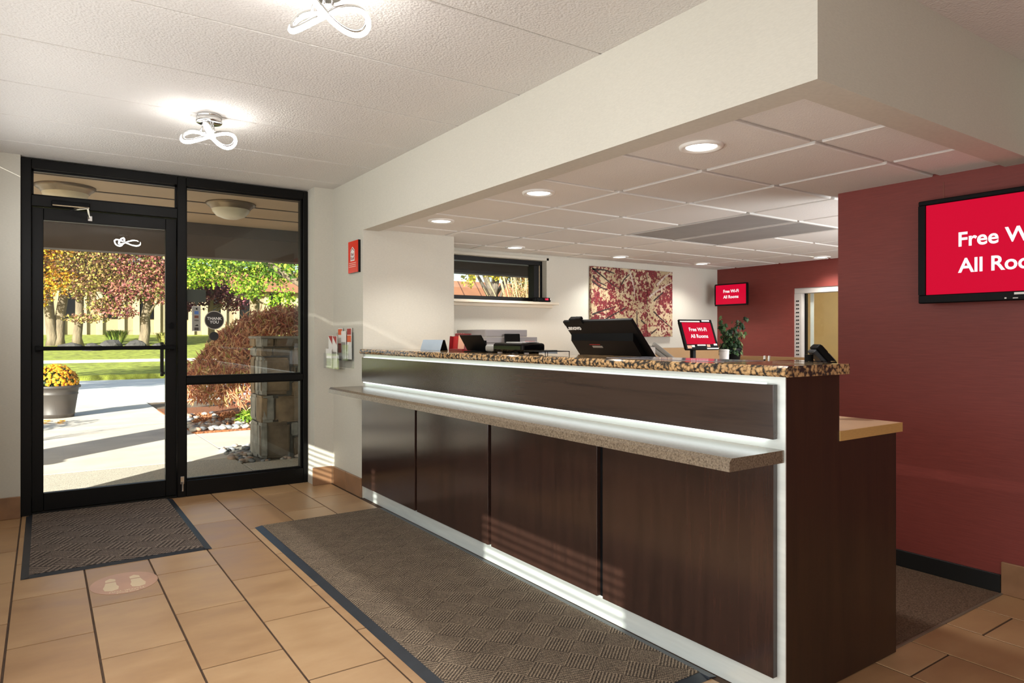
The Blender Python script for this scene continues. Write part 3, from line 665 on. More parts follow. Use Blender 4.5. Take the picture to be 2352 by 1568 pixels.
floor_mat('runner_mat', 'long brown ribbed runner mat lying along the reception counter', 1.113, 1.992, 1.602, 4.515, M['mat2'], (0.045, 0.04, 0.045, 0.008))
# footprint sticker
fs = thing('floor_sticker', 'faded oval floor sticker with two pale shoe prints', 'sticker', (0.333, 3.873, 0))
def ell(cx, cy, a, b, n=40, rot=0.0): return [(cx+a*math.cos(2*math.pi*i/n)*math.cos(rot)-b*math.sin(2*math.pi*i/n)*math.sin(rot), cy+a*math.cos(2*math.pi*i/n)*math.sin(rot)+b*math.sin(2*math.pi*i/n)*math.cos(rot)) for i in range(n)]
obj('oval', B().prism(ell(0.333, 3.873, 0.147, 0.162), (0, 0, 0.0004), (1, 0, 0), (0, 1, 0), 0.0006), mat('faded_pink_vinyl', S(192, 146, 114), 0.35, var=0.05), fs)
cream = mat('cream_vinyl_print', S(220, 196, 158), 0.4, var=0.03)
for cx, sg in ((0.272, 1), (0.388, -1)):
    obj('shoe_print', B().prism([(cx-0.026, 3.86), (cx-0.034, 3.83), (cx-0.028, 3.79), (cx, 3.775), (cx+0.028, 3.79), (cx+0.034, 3.83), (cx+0.026, 3.86), (cx+0.022+0.004*sg, 3.905), (cx-0.022+0.004*sg, 3.905)], (0, 0, 0.001), (1, 0, 0), (0, 1, 0), 0.0004), cream, fs)
    obj('heel_print', B().prism([(cx-0.022+0.004*sg, 3.918), (cx+0.022+0.004*sg, 3.918), (cx+0.022+0.006*sg, 3.95), (cx+0.006*sg, 3.972), (cx-0.022+0.006*sg, 3.95)], (0, 0, 0.001), (1, 0, 0), (0, 1, 0), 0.0004), cream, fs)
text('lettering', 'THANK YOU', 0.026, cream, fs, (0.335, 3.757, 0.0011), (-1, 0, 0), (0, -1, 0), bold=0.02, depth=0.0002)
text('lettering', 'Red Roof', 0.024, cream, fs, (0.335, 3.732, 0.0011), (-1, 0, 0), (0, -1, 0), bold=0.01, depth=0.0002)

# ================================================================== WALL SIGN AND BROCHURES
sg = thing('wall_sign', 'bright red upright sign plate on the beige side wall', 'sign', (1.985, 5.03, 1.83))
obj('backing', B().box(1.972, 1.99, 4.925, 5.125, 1.708, 1.955, 0.001), M['blackgloss'], sg)
fc = obj('face', B().box(1.968, 1.972, 4.930, 5.125, 1.710, 1.953), M['signred'], sg)
hx = 1.9672
obj('logo_tag', B().prism([(4.995, 1.80), (5.075, 1.80), (5.075, 1.885), (5.035, 1.91), (4.995, 1.885)], (hx+0.0008, 0, 0), (0, 1, 0), (0, 0, 1), -0.0008), M['paper'], sg)
darkred = mat('dark_red_print', S(130, 20, 24), 0.4)
obj('logo_roof', B().prism([(5.000, 1.872), (5.035, 1.894), (5.070, 1.872), (5.070, 1.880), (5.035, 1.902), (5.000, 1.880)], (hx, 0, 0), (0, 1, 0), (0, 0, 1), -0.0006), darkred, sg)
text('lettering', 'Red', 0.036, darkred, sg, (hx-0.0003, 5.035, 1.851), (0, -1, 0), (0, 0, 1), bold=0.02, depth=0.0003)
text('lettering', 'Roof', 0.036, darkred, sg, (hx-0.0003, 5.035, 1.820), (0, -1, 0), (0, 0, 1), bold=0.02, depth=0.0003)
lm = mat('pale_pink_print', S(248, 190, 180), 0.4)
for k in range(3): obj('text_line', B().box(hx, 1.968, 4.965, 5.105, 1.782-k*0.014, 1.787-k*0.014), lm, sg)

# acrylic brochure rack on the side wall
X0 = 1.988
bh = thing('brochure_rack', 'clear acrylic two tier brochure rack on the side wall', 'rack', (X0, 5.24, 0.95))
obj('back_plate', B().box(X0-0.004, X0, 5.05, 5.43, 0.97, 1.25), M['acrylic'], bh)
def pocket(y0, y1, z0, xo, d, h):
    q = B(); xa = X0-xo
    q.box(xa-d, xa-d+0.003, y0, y1, z0, z0+h*0.62).box(xa-d, xa, y0, y1, z0, z0+0.003)
    for y in (y0, y1-0.003): q.prism([(0, 0), (d, 0), (d, h), (0, h*0.62)], (xa-d, y+0.003, z0), (1, 0, 0), (0, 0, 1), 0.003)
    obj('pocket', q, M['acrylic'], bh)
pocket(5.05, 5.36, 1.03, 0.004, 0.045, 0.20)
pocket(5.10, 5.44, 0.965, 0.052, 0.055, 0.19)
def brochure(label, y0, y1, z0, z1, x, cols):
    t = thing('brochure', label, 'brochure', (x, (y0+y1)/2, z0), 0, 'folded brochures in the acrylic rack')
    obj('leaflet', B().box(x-0.006, x, y0, y1, z0, z1), M['paper'], t)
    for (f0, f1, tri, mm) in cols:
        za, zb = z0+(z1-z0)*f0, z0+(z1-z0)*f1
        poly = [(y0+0.001, zb), (y1-0.001, zb), (y0+0.001, za)] if tri else [(y0+0.001, za), (y1-0.001, za), (y1-0.001, zb), (y0+0.001, zb)]
        obj('print', B().prism(poly, (x-0.006, 0, 0), (0, 1, 0), (0, 0, 1), -0.0005), M[mm], t)
brochure('white and red brochure at the upper left of the rack', 5.262, 5.352, 1.04, 1.285, X0-0.012, [(0.78, 0.97, False, 'orange'), (0.2, 0.5, False, 'redpaper')])
brochure('brochure with an orange photo at the upper right of the rack', 5.068, 5.155, 1.04, 1.285, X0-0.012, [(0.78, 0.98, False, 'redpaper'), (0.55, 0.76, False, 'orange')])
brochure('grey brochure standing in the middle of the rack', 5.162, 5.255, 1.04, 1.262, X0-0.022, [(0.0, 0.6, False, 'greyplastic')])
brochure('white brochure with a red corner at the lower left of the rack', 5.335, 5.425, 0.97, 1.225, X0-0.066, [(0.72, 0.99, True, 'redpaper')])
brochure('white brochure with a red corner right of its twin', 5.24, 5.33, 0.97, 1.222, X0-0.066, [(0.72, 0.99, True, 'redpaper'), (0.3, 0.5, False, 'greyplastic')])
brochure('pale leaflet standing at the front of the rack', 5.30, 5.42, 0.97, 1.12, X0-0.09, [(0.1, 0.5, False, 'printer')])

# ================================================================== TELEVISIONS
def screen_text(parent, c, u, v, sz, sx=1.0):
    text('lettering', 'Free Wi-Fi', sz, M['screentext'], parent, Vector(c)+Vector(v)*sz*0.66, u, v, bold=0.022, sx=sx, depth=0.0002)
    text('lettering', 'All Rooms', sz, M['screentext'], parent, Vector(c)-Vector(v)*sz*0.66, u, v, bold=0.022, sx=sx, depth=0.0002)
tv = thing('wall_television', 'large flat television on the red wall beside the counter', 'television', (3.74, 1.30, 1.36))
TX = 3.655; TY1, TY0 = 1.685, 0.745; TZ0, TZ1 = 1.385, 1.900
def frame_ring(x0, x1, ya, yb, za, zb, wl, wr, wb_, wt, bev=0.004):
    return B().box(x0, x1, ya, ya+wr, za+wb_, zb-wt).box(x0, x1, yb-wl, yb, za+wb_, zb-wt).box(x0, x1, ya, yb, za, za+wb_, bev).box(x0, x1, ya, yb, zb-wt, zb, bev)
obj('bezel', frame_ring(TX, TX+0.05, TY0, TY1, TZ0, TZ1, 0.033, 0.033, 0.042, 0.024), M['black'], tv)
obj('back_cover', B().box(TX+0.03, TX+0.07, TY0+0.03, TY1-0.03, TZ0+0.03, TZ1-0.03, 0.006), M['black'], tv)
obj('wall_bracket', B().box(TX+0.07, 3.755, 1.05, 1.38, 1.50, 1.80), M['black'], tv)
obj('screen', B().box(TX+0.012, TX+0.03, TY0+0.02, TY1-0.033, TZ0+0.042, TZ1-0.02), M['screen'], tv)
screen_text(tv, (TX+0.0115, 1.300, 1.622), (0, -1, 0), (0, 0, 1), 0.096, 1.0)
obj('maker_badge', B().box(TX-0.001, TX, 1.18, 1.27, TZ0+0.026, TZ0+0.036), M['whiteplastic'], tv)
obj('button', B().box(TX-0.001, TX, 1.30, 1.308, TZ0+0.008, TZ0+0.014).box(TX-0.001, TX, 1.255, 1.275, TZ0+0.008, TZ0+0.012), M['whiteplastic'], tv)

tv2 = thing('small_television', 'small television with a red screen in the corner of the far red wall', 'television', (6.7, 5.1, 1.58))
SX = 6.60; A0, A1, Zb, Zt = 4.885, 5.34, 1.578, 1.835
obj('bezel', frame_ring(SX, SX+0.03, A0, A1, Zb, Zt, 0.014, 0.014, 0.017, 0.014), M['black'], tv2)
obj('back_cover', B().box(SX+0.02, SX+0.05, A0+0.02, A1-0.02, Zb+0.02, Zt-0.02, 0.004), M['black'], tv2)
obj('wall_arm', B().box(SX+0.05, 6.85, 5.08, 5.13, 1.68, 1.74), M['black'], tv2)
obj('screen', B().box(SX+0.006, SX+0.02, A0+0.012, A1-0.012, Zb+0.015, Zt-0.012), M['screen'], tv2)
screen_text(tv2, (SX+0.0055, 5.11, 1.712), (0, -1, 0), (0, 0, 1), 0.050, 1.0)

# ================================================================== ARTWORK: three canvases
AX = [(4.771, 5.181), (5.187, 5.594), (5.602, 6.009)]
labs = ['left canvas of the red autumn tree triptych on the back wall', 'middle canvas of the red autumn tree triptych on the back wall', 'right canvas of the red autumn tree triptych on the back wall']
branches = [[((4.78, 1.94), (4.93, 1.86), (5.06, 1.78), (5.17, 1.735)), ((4.78, 1.93), (4.95, 1.93), (5.10, 1.90)), ((4.78, 1.45), (4.95, 1.50), (5.08, 1.53)), ((4.93, 1.38), (5.05, 1.44), (5.17, 1.49)), ((4.78, 1.80), (4.90, 1.74), (5.0, 1.72)), ((4.79, 1.86), (4.86, 1.80), (4.98, 1.76))],
            [((5.19, 1.495), (5.26, 1.53)), ((5.44, 1.22), (5.44, 1.36), (5.435, 1.50)), ((5.20, 1.78), (5.24, 1.84), (5.32, 1.90)), ((5.50, 1.40), (5.56, 1.36))],
            [((5.70, 1.50), (5.80, 1.43), (5.92, 1.36), (6.0, 1.31)), ((5.66, 1.25), (5.75, 1.30)), ((5.70, 1.62), (5.85, 1.72))]]
pale = [[], [((5.32, 1.95), (5.36, 1.85), (5.395, 1.75), (5.40, 1.66))], [((5.63, 1.66), (5.74, 1.73), (5.88, 1.79), (6.0, 1.84)), ((5.75, 1.80), (5.88, 1.90), (5.99, 1.955))]]
for i, (a, b_) in enumerate(AX):
    t = thing('canvas_print', labs[i], 'artwork', (a, 5.5, 1.215), 0, 'canvases of the autumn triptych')
    obj('canvas', B().box(a, b_, 5.462, 5.497, 1.215, 1.962, 0.002), M['art'], t)
    for pl, mm, w in ((branches[i], 'artbranch', 0.0095), (pale[i], 'artbirch', 0.012)):
        for k, pts in enumerate(pl):
            for s_ in range(len(pts)-1):
                p, q = Vector((pts[s_][0], 0, pts[s_][1])), Vector((pts[s_+1][0], 0, pts[s_+1][1]))
                d = (q-p).normalized(); n = Vector((-d.z, 0, d.x)); wa, wb2 = w*(1-0.22*s_), w*(1-0.22*(s_+1))
                if s_ == 0: bm_ = B()
                v = [p+n*wa, p-n*wa, q-n*wb2, q+n*wb2]
                bm_.prism([(x.x, x.z) for x in v], (0, 5.4616, 0), (1, 0, 0), (0, 0, 1), 0.0006)
            obj('printed_branch', bm_, M[mm], t)

# ================================================================== THINGS ON AND BEHIND THE COUNTER
ZG, ZK = 1.124, 0.885
# all-in-one computer, back towards the lobby
pc = thing('desktop_computer', 'black all in one computer turned away, with pale maker lettering', 'computer', (2.58, 2.72, ZK))
ax = Vector((0, -1, 0)); dn = Vector((0.165, 0, -0.194)).normalized(); nrm = ax.cross(-dn)   # along the top edge, down the back, outward
if nrm.x > 0: nrm = -nrm
org = Vector((2.40, 2.990, 1.303))
def pcpt(a, d, n=0.0): return org+ax*a+dn*d+nrm*n
def pcslab(name, a0, a1, d0, d1, n0, n1, m, par, bev=0.0):
    mm = Matrix((ax, dn, nrm)).transposed().to_4x4(); mm.translation = org
    return obj(name, B().box(a0, a1, d0, d1, n0, n1, bev).xf(mm), m, par)
pcslab('display', 0, 0.54, 0.0, 0.335, -0.014, 0.004, M['black'], pc, 0.003)
pcslab('screen', 0.01, 0.53, 0.012, 0.32, -0.0155, -0.014, M['blackgloss'], pc)
def pcwedge(name, a0, a1, prof, m, par):
    mm = Matrix((ax, dn, nrm)).transposed().to_4x4(); mm.translation = org
    return obj(name, B().prism(prof, (a0, 0, 0), (0, 1, 0), (0, 0, 1), a1-a0).xf(mm), m, par)
pcwedge('back_housing', 0.012, 0.50, [(0.085, 0.004), (0.115, 0.030), (0.30, 0.036), (0.325, 0.004)], M['black'], pc)
pcslab('red_vent_line', 0.150, 0.235, 0.140, 0.143, 0.0305, 0.0325, M['redpaper'], pc)
pcslab('vent', 0.165, 0.245, 0.150, 0.163, 0.0305, 0.0325, M['greyplastic'], pc)
text('lettering', 'Lenovo', 0.042, M['whiteplastic'], pc, pcpt(0.062, 0.045, 0.0046), ax, -dn, bold=0.03, depth=0.0004)
obj('stand', B().tube([pcpt(0.17, 0.22, 0.03), (2.47, 2.78, 0.90)], 0.008, 8).tube([pcpt(0.30, 0.22, 0.03), (2.47, 2.66, 0.90)], 0.008, 8).tube([(2.47, 2.80, 0.893), (2.47, 2.64, 0.893)], 0.008, 8).box(2.47, 2.66, 2.60, 2.84, ZK, ZK+0.012, 0.003), M['black'], pc)
wc = thing('webcam', 'small black webcam clipped on top of the all in one computer', 'webcam', (2.40, 2.86, 1.305))
mm = Matrix((ax, dn, nrm)).transposed().to_4x4(); mm.translation = org
obj('body', B().box(0.07, 0.165, -0.020, -0.0005, -0.018, 0.010, 0.004).xf(mm), M['black'], wc)
obj('clip', B().box(0.135, 0.175, -0.026, 0.014, 0.0042, 0.012, 0.002).xf(mm), M['black'], wc)
obj('lens', B().cyl((0.115, -0.010, -0.018), (0.115, -0.010, -0.021), 0.006).xf(mm), M['blackgloss'], wc)

# back desk and low partition seen over the counter
bd = thing('back_desk', 'long tan desk with a low partition along the back of the office', 'desk', (5.0, 4.0, 0))
tan = mat('tan_partition', S(168, 134, 92), 0.55, var=0.04)
obj('desk_top', B().box(3.1, 4.45, 4.60, 5.47, 0.90, 0.935, 0.002), M['desk'], bd)
obj('cabinet', B().box(3.12, 4.43, 4.64, 5.47, 0.0, 0.90), tan, bd)
od = thing('office_desk', 'tan office desk with raised back panels below the touchscreen', 'desk', (4.6, 3.4, 0))
obj('desk_top', B().box(3.55, 5.40, 3.20, 4.30, 0.86, 0.895, 0.002), M['desk'], od)
obj('desk_panel', B().box(3.57, 5.38, 3.24, 3.27, 0.0, 0.86).box(3.57, 3.60, 3.24, 4.28, 0.0, 0.86).box(5.35, 5.38, 3.24, 4.28, 0, 0.86), tan, od)
obj('partition', B().box(4.35, 5.55, 4.30, 4.33, 0.0, 1.115, 0.002), tan, od)
obj('partition', B().box(5.62, 5.65, 3.30, 4.30, 0.0, 1.03, 0.002), tan, od)

def oriented(c, nx, ny, tilt):
    """frame for a flat thing: u to the viewer's right, v up along the face, n out of the face"""
    n0 = Vector((nx, ny, 0)).normalized(); u = Vector((-n0.y, n0.x, 0)); n = (n0*math.cos(tilt)+Vector((0, 0, 1))*math.sin(tilt)).normalized(); v = n.cross(u)
    m = Matrix((u, v, n)).transposed().to_4x4(); m.translation = Vector(c); return m
# touchscreen monitor on a post
pm = thing('touchscreen_monitor', 'touchscreen monitor on a black post with small notes stuck to its bezel', 'monitor', (3.92, 3.38, 0.895))
F = oriented((3.955, 3.345, 1.232), -0.19, -0.985, math.radians(22))
W2, H2 = 0.148, 0.118
obj('bezel', B().box(-W2, -W2+0.018, -H2+0.042, H2-0.024, -0.012, 0.006).box(W2-0.015, W2, -H2+0.042, H2-0.024, -0.012, 0.006).box(-W2, W2, -H2, -H2+0.042, -0.012, 0.006, 0.002).box(-W2, W2, H2-0.024, H2, -0.012, 0.006, 0.002).xf(F), M['black'], pm)
obj('back_cover', B().box(-W2+0.01, W2-0.01, -H2+0.01, H2-0.01, -0.03, -0.008, 0.004).xf(F), M['black'], pm)
obj('screen', B().box(-W2+0.018, W2-0.015, -H2+0.042, H2-0.024, -0.008, 0.003).xf(F), M['screen'], pm)
uu, vv, nn = F.col[0].xyz, F.col[1].xyz, F.col[2].xyz
screen_text(pm, F @ Vector((0.003, 0.012, 0.0034)), uu, vv, 0.040, 0.92)
for (a, b_, c_, d, mm_) in [(-0.142, 0.035, 0.096, 0.106, 'paper'), (0.055, 0.125, 0.101, 0.113, 'paper'), (-0.132, -0.095, -0.110, -0.086, 'pinkpaper'), (-0.092, -0.065, -0.100, -0.084, 'paper'), (-0.04, 0.035, -0.090, -0.080, 'paper'), (0.045, 0.075, -0.100, -0.080, 'pinkpaper'), (0.11, 0.14, -0.088, -0.074, 'paper'), (0.04, 0.145, -0.116, -0.107, 'paper')]:
    obj('sticky_note', B().box(a, b_, c_, d, 0.006, 0.0068).xf(F), M[mm_], pm)
obj('post', B().box(3.93, 3.965, 3.375, 3.405, 0.895, 1.20, 0.003), M['black'], pm); obj('foot', B().lathe([(0.0, 0.0), (0.09, 0.0), (0.09, 0.008), (0.03, 0.016), (0.0, 0.016)], (3.947, 3.39, 0.895), 24), M['black'], pm)
# phone
ph = thing('desk_phone', 'grey desk telephone leaning up behind the granite top', 'telephone', (3.30, 3.10, 0.885))
sd = thing('phone_shelf', 'low tan side desk carrying the grey telephone', 'desk', (3.30, 3.06, 0))
obj('desk_top', B().box(2.95, 3.50, 2.86, 3.30, 0.99, 1.02, 0.002), M['desk'], sd); obj('desk_panel', B().box(2.97, 2.99, 2.88, 3.28, 0.0, 0.99).box(3.46, 3.48, 2.88, 3.28, 0.0, 0.99), tan, sd)
ph.location = (3.25, 3.08, 1.02)
Fp = oriented((3.27, 3.06, 1.100), 0.75, -0.66, math.radians(52))
obj('base', B().prism([(0, 0), (0.17, 0), (0.17, 0.06), (0.03, 0.015)], (3.19, 3.15, 1.02), (0.75, -0.66, 0), (0, 0, 1), 0.15).xf(Matrix.Identity(4)), M['black'], ph)
obj('body', B().box(-0.075, 0.075, -0.10, 0.10, -0.02, 0.004, 0.008, None, 2).xf(Fp), M['greyplastic'], ph)
obj('handset', B().box(-0.068, -0.020, -0.095, 0.095, 0.004, 0.034, 0.012, None, 3).xf(Fp), M['greyplastic'], ph)
obj('keypad', B().box(0.0, 0.06, -0.08, 0.02, 0.004, 0.008).xf(Fp), M['black'], ph)
obj('display', B().box(0.0, 0.06, 0.035, 0.08, 0.004, 0.006).xf(Fp), M['blackgloss'], ph)

# printer on the back desk
pr = thing('printer', 'large pale grey office printer with a tilted black control panel', 'printer', (3.45, 4.95, 0.935))
PY0 = 4.72
obj('lower_body', B().box(3.10, 3.70, PY0, 5.25, 0.935, 1.01, 0.006).box(3.10, 3.70, PY0+0.10, 5.25, 1.01, 1.10, 0.004), M['printer'], pr)
obj('output_bay', B().box(3.14, 3.74, PY0+0.01, PY0+0.12, 1.005, 1.098, 0.004), M['blackgloss'], pr)
obj('scanner', B().box(2.985, 3.51, PY0, 5.22, 1.165, 1.213, 0.004).box(2.985, 3.51, PY0, 5.22, 1.100, 1.163, 0.004), M['printer'], pr)
obj('feeder_lid', B().box(2.985, 3.41, PY0+0.01, 5.20, 1.216, 1.275, 0.005), M['printer'], pr)
Fc = oriented((3.21, 4.665, 1.175), -0.45, -0.89, math.radians(22))
cp = obj('control_panel', B().box(-0.065, 0.065, -0.085, 0.07, -0.012, 0.008, 0.006, None, 2).xf(Fc), M['black'], pr)
obj('touch_display', B().box(-0.055, 0.055, -0.04, 0.06, 0.008, 0.0095).xf(Fc), M['blackgloss'], cp)
q = B()
for k in range(4): q.cyl((-0.03+0.022*k, -0.062, 0.008), (-0.03+0.022*k, -0.062, 0.011), 0.005, n=8)
obj('button', q.xf(Fc), M['nickel'], cp)

# on the granite, from the wall end towards the camera
tn = thing('tent_sign', 'folded pale blue tent card standing on the granite by the wall', 'sign', (2.20, 4.13, ZG))
pb_ = mat('pale_blue_card', S(176, 192, 206), 0.35, var=0.03)
Ft = oriented((2.17, 4.125, ZG+0.034), -1.0, -0.05, math.radians(18))
obj('card_face', B().box(-0.13, 0.13, -0.035, 0.04, -0.003, 0.0, 0.0005).xf(Ft), pb_, tn)
obj('card_back', B().box(-0.13, 0.13, -0.035, 0.04, -0.003, 0.0).xf(oriented((2.21, 4.125, ZG+0.034), 1.0, 0.05, math.radians(18))), M['black'], tn)
bx = thing('leaflet_box', 'dark red card holder filled with pale leaflets on the granite', 'card holder', (2.20, 3.79, ZG))
obj('tray', B().box(2.165, 2.235, 3.705, 3.875, ZG, ZG+0.016, 0.002), M['redplastic'], bx)
Fb = oriented((2.20, 3.79, ZG+0.060), -1.0, -0.1, math.radians(6))
obj('back_panel', B().box(-0.085, 0.085, -0.05, 0.052, -0.022, -0.018, 0.001).xf(Fb), M['redplastic'], bx)
obj('side_wall', B().box(-0.085, -0.08, -0.05, 0.035, -0.022, 0.022).box(0.08, 0.085, -0.05, 0.035, -0.022, 0.022).xf(Fb), M['redplastic'], bx)
q = B()
for k in range(5): q.cyl((-0.07+0.02*k, 0.054, -0.02), (-0.07+0.02*k, 0.058, -0.02), 0.008, 0.004, n=8)
obj('carved_crest', q.box(-0.085, 0.085, 0.048, 0.055, -0.024, -0.017).xf(Fb), M['redplastic'], bx)
lf = thing('leaflet', 'pale orange leaflet standing in the dark red card holder', 'leaflet', (2.20, 3.77, ZG+0.016)); obj('sheet', B().box(-0.03, 0.06, -0.045, 0.043, -0.012, -0.008).xf(Fb), M['pinkpaper'], lf)
lf = thing('leaflet', 'red leaflet standing in the dark red card holder', 'leaflet', (2.20, 3.84, ZG+0.016)); obj('sheet', B().box(-0.078, -0.03, -0.045, 0.036, -0.006, -0.002).xf(Fb), M['redpaper'], lf)
tb = thing('tablet', 'black tablet tilted on its stand on the granite', 'tablet', (2.20, 3.54, ZG))
Fa = oriented((2.155, 3.545, ZG+0.052), -1.0, 0.0, math.radians(-32))
obj('shell', B().box(-0.125, 0.125, -0.055, 0.058, -0.008, 0.0, 0.004, None, 2).xf(Fa), M['black'], tb)
obj('glass_front', B().box(-0.118, 0.118, -0.05, 0.05, -0.0095, -0.008).xf(Fa), M['blackgloss'], tb)
obj('stand', B().box(2.14, 2.24, 3.44, 3.64, ZG, ZG+0.006, 0.002).box(2.20, 2.206, 3.48, 3.60, ZG, ZG+0.07), M['black'], tb)
lp = thing('label_printer', 'low black device with a silver nose on the granite', 'printer', (2.24, 3.24, ZG))
obj('body', B().box(2.15, 2.31, 3.03, 3.33, ZG+0.006, ZG+0.058, 0.016, None, 3), M['blackgloss'], lp)
obj('silver_nose', B().box(2.15, 2.30, 3.33, 3.415, ZG+0.006, ZG+0.046, 0.014, None, 3), M['greyplastic'], lp)
obj('top_cover', B().box(2.17, 2.29, 3.06, 3.22, ZG+0.058, ZG+0.064, 0.003).box(2.20, 2.26, 3.04, 3.10, ZG+0.060, ZG+0.067, 0.002), M['printer'], lp)
obj('red_label', B().box(2.21, 2.25, 3.05, 3.09, ZG+0.067, ZG+0.069), M['redpaper'], lp)
obj('foot', B().box(2.16, 2.20, 3.08, 3.12, ZG, ZG+0.008).box(2.26, 2.30, 3.08, 3.12, ZG, ZG+0.008).box(2.16, 2.20, 3.35, 3.39, ZG, ZG+0.008).box(2.26, 2.30, 3.35, 3.39, ZG, ZG+0.008), M['black'], lp)
wt = thing('wire_tray', 'low black wire letter tray on the granite beside the computer', 'tray', (2.22, 2.92, ZG))
q = B()
for x in (2.14, 2.30): q.tube([(x, 2.81, ZG+0.016), (x, 3.0, ZG+0.016)], 0.0022, 6)
for k in range(7): q.tube([(2.14, 2.81+k*0.0317, ZG+0.016), (2.30, 2.81+k*0.0317, ZG+0.016)], 0.0016, 6)
for x in (2.14, 2.30):
    for y in (2.81, 3.0): q.tube([(x, y, ZG), (x, y, ZG+0.018)], 0.0022, 6)
obj('wires', q, M['black'], wt)
mousepad = tag(obj('counter_cover', B().box(2.08, 2.325, 1.64, 2.28, ZG, ZG+0.0015), mat('clear_grey_film', S(150, 150, 158), 0.06, var=0.03)), 'glossy grey plastic sheet lying on the granite below the touchscreen', 'sheet')
# acrylic shield edge near the counter end
tag(obj('acrylic_stand', B().box(2.20, 2.206, 1.345, 1.52, ZG, ZG+0.002).box(2.20, 2.325, 1.345, 1.52, ZG+0.006, ZG+0.0075).box(2.20, 2.203, 1.345, 1.52, ZG, ZG+0.0075), M['acrylic']), 'thin clear acrylic riser at the end of the granite', 'riser')
# card reader on a post
cr = thing('card_terminal', 'black payment card terminal tilted on a post behind the counter', 'card reader', (2.62, 1.59, ZK))
obj('post', B().cyl((2.585, 1.615, ZK), (2.585, 1.615, 1.145), 0.017, n=14).lathe([(0, 0), (0.05, 0), (0.05, 0.006), (0.02, 0.012), (0, 0.012)], (2.585, 1.615, ZK), 20), M['black'], cr)
Fr = oriented((2.640, 1.580, 1.150), 0.72, -0.50, math.radians(42))
obj('body', B().box(-0.035, 0.035, -0.055, 0.05, -0.022, 0.004, 0.006, None, 2).xf(Fr), M['black'], cr)
obj('cradle', B().box(-0.03, 0.03, -0.03, 0.045, -0.04, -0.022, 0.004).xf(Fr), M['rubber'], cr)
obj('display', B().box(-0.028, 0.028, 0.005, 0.04, 0.004, 0.006).xf(Fr), M['blackgloss'], cr)
obj('keypad', B().box(-0.026, 0.026, -0.045, -0.005, 0.004, 0.007).xf(Fr), M['greyplastic'], cr)

# cup, pencil cup, pens on the office desk
cupm = mat('white_paper_cup', S(224, 220, 214), 0.5, var=0.05, vs_=30)
cu_ = thing('paper_cup', 'white patterned cup with a lid beside the potted ivy', 'cup', (4.15, 3.24, 0.895))
obj('cup', B().lathe([(0.0, 0.0), (0.032, 0.0), (0.036, 0.13), (0.034, 0.13), (0.030, 0.004), (0, 0.004)], (4.15, 3.27, 0.985), 24), cupm, cu_, True)
obj('lid', B().lathe([(0.0, 0.139), (0.030, 0.139), (0.038, 0.134), (0.038, 0.127), (0.0, 0.127)], (4.15, 3.27, 0.985), 24), M['whiteplastic'], cu_, True)
cb = thing('desk_riser', 'tan desk riser under the paper cup and the ivy', 'riser', (4.2, 3.45, 0.895))
obj('board', B().box(4.02, 4.60, 3.22, 3.62, 0.965, 0.985, 0.002), tan, cb); obj('side', B().box(4.03, 4.05, 3.23, 3.61, 0.895, 0.965).box(4.57, 4.59, 3.23, 3.61, 0.895, 0.965), tan, cb)
cu_.location = (4.15, 3.27, 0.985)
for ch in cu_.children: ch.data.transform(Matrix.Translation((0, -0.03, -0.09)))
pcup = thing('pencil_cup', 'short grey pencil cup behind the granite edge', 'cup', (2.62, 1.86, ZK))
obj('cup', B().lathe([(0, 0), (0.038, 0), (0.042, 0.225), (0.039, 0.225), (0.035, 0.005), (0, 0.005)], (2.62, 1.86, ZK), 24), M['greyplastic'], pcup, True)
for k, (lb, dx, dy, mm_) in enumerate([('black pen with a white cap in the grey pencil cup', 0.012, 0.005, 'black'), ('white pen leaning in the grey pencil cup', 0.02, -0.012, 'whiteplastic')]):
    t = thing('pen', lb, 'pen', (2.62+dx*0.3, 1.86+dy, ZK+0.006))
    obj('barrel', B().cyl((2.62+dx*0.3, 1.86+dy, ZK+0.008), (2.62+dx, 1.86+dy-0.008, 1.118), 0.0042, n=10), M[mm_], t); obj('cap', B().cyl((2.62+dx, 1.86+dy-0.008, 1.118), (2.62+dx*1.06, 1.86+dy-0.009, 1.134), 0.005, n=10), M['whiteplastic'], t)

# potted ivy
iv = thing('potted_ivy', 'tall trailing ivy in a black pot behind the touchscreen', 'plant', (4.42, 3.42, 0.985))
obj('pot', B().lathe([(0, 0), (0.060, 0), (0.075, 0.10), (0.085, 0.13), (0.085, 0.145), (0.072, 0.145), (0.066, 0.11), (0, 0.11)], (4.42, 3.42, 0.985), 24), M['black'], iv, True)
ivm = leafmat('ivy_leaf', [(0.0, S(22, 44, 26)), (0.5, S(46, 76, 44)), (0.85, S(84, 112, 68)), (1.0, S(140, 152, 100))], 0.4, 0.15)
stems = B(); lv, lfc = [], []
rg = random.Random(3)
def ivy_leaf(c, s, n, up):
    n = n.normalized(); u = n.cross(Vector((0, 0, 1)));
    if u.length < 1e-3: u = Vector((1, 0, 0))
    u.normalize(); v = n.cross(u)
    sh = [(0, -0.9), (0.55, -0.65), (0.5, -0.1), (0.95, 0.15), (0.4, 0.35), (0, 1.0), (-0.4, 0.35), (-0.95, 0.15), (-0.5, -0.1), (-0.55, -0.65)]
    i0 = len(lv)
    for (a, b) in sh: lv.append(c+u*a*s+v*b*s+n*(-0.25*s*abs(a)))
    lv.append(c+n*0.15*s)
    for k in range(10): lfc.append((i0+k, i0+(k+1) % 10, i0+10))
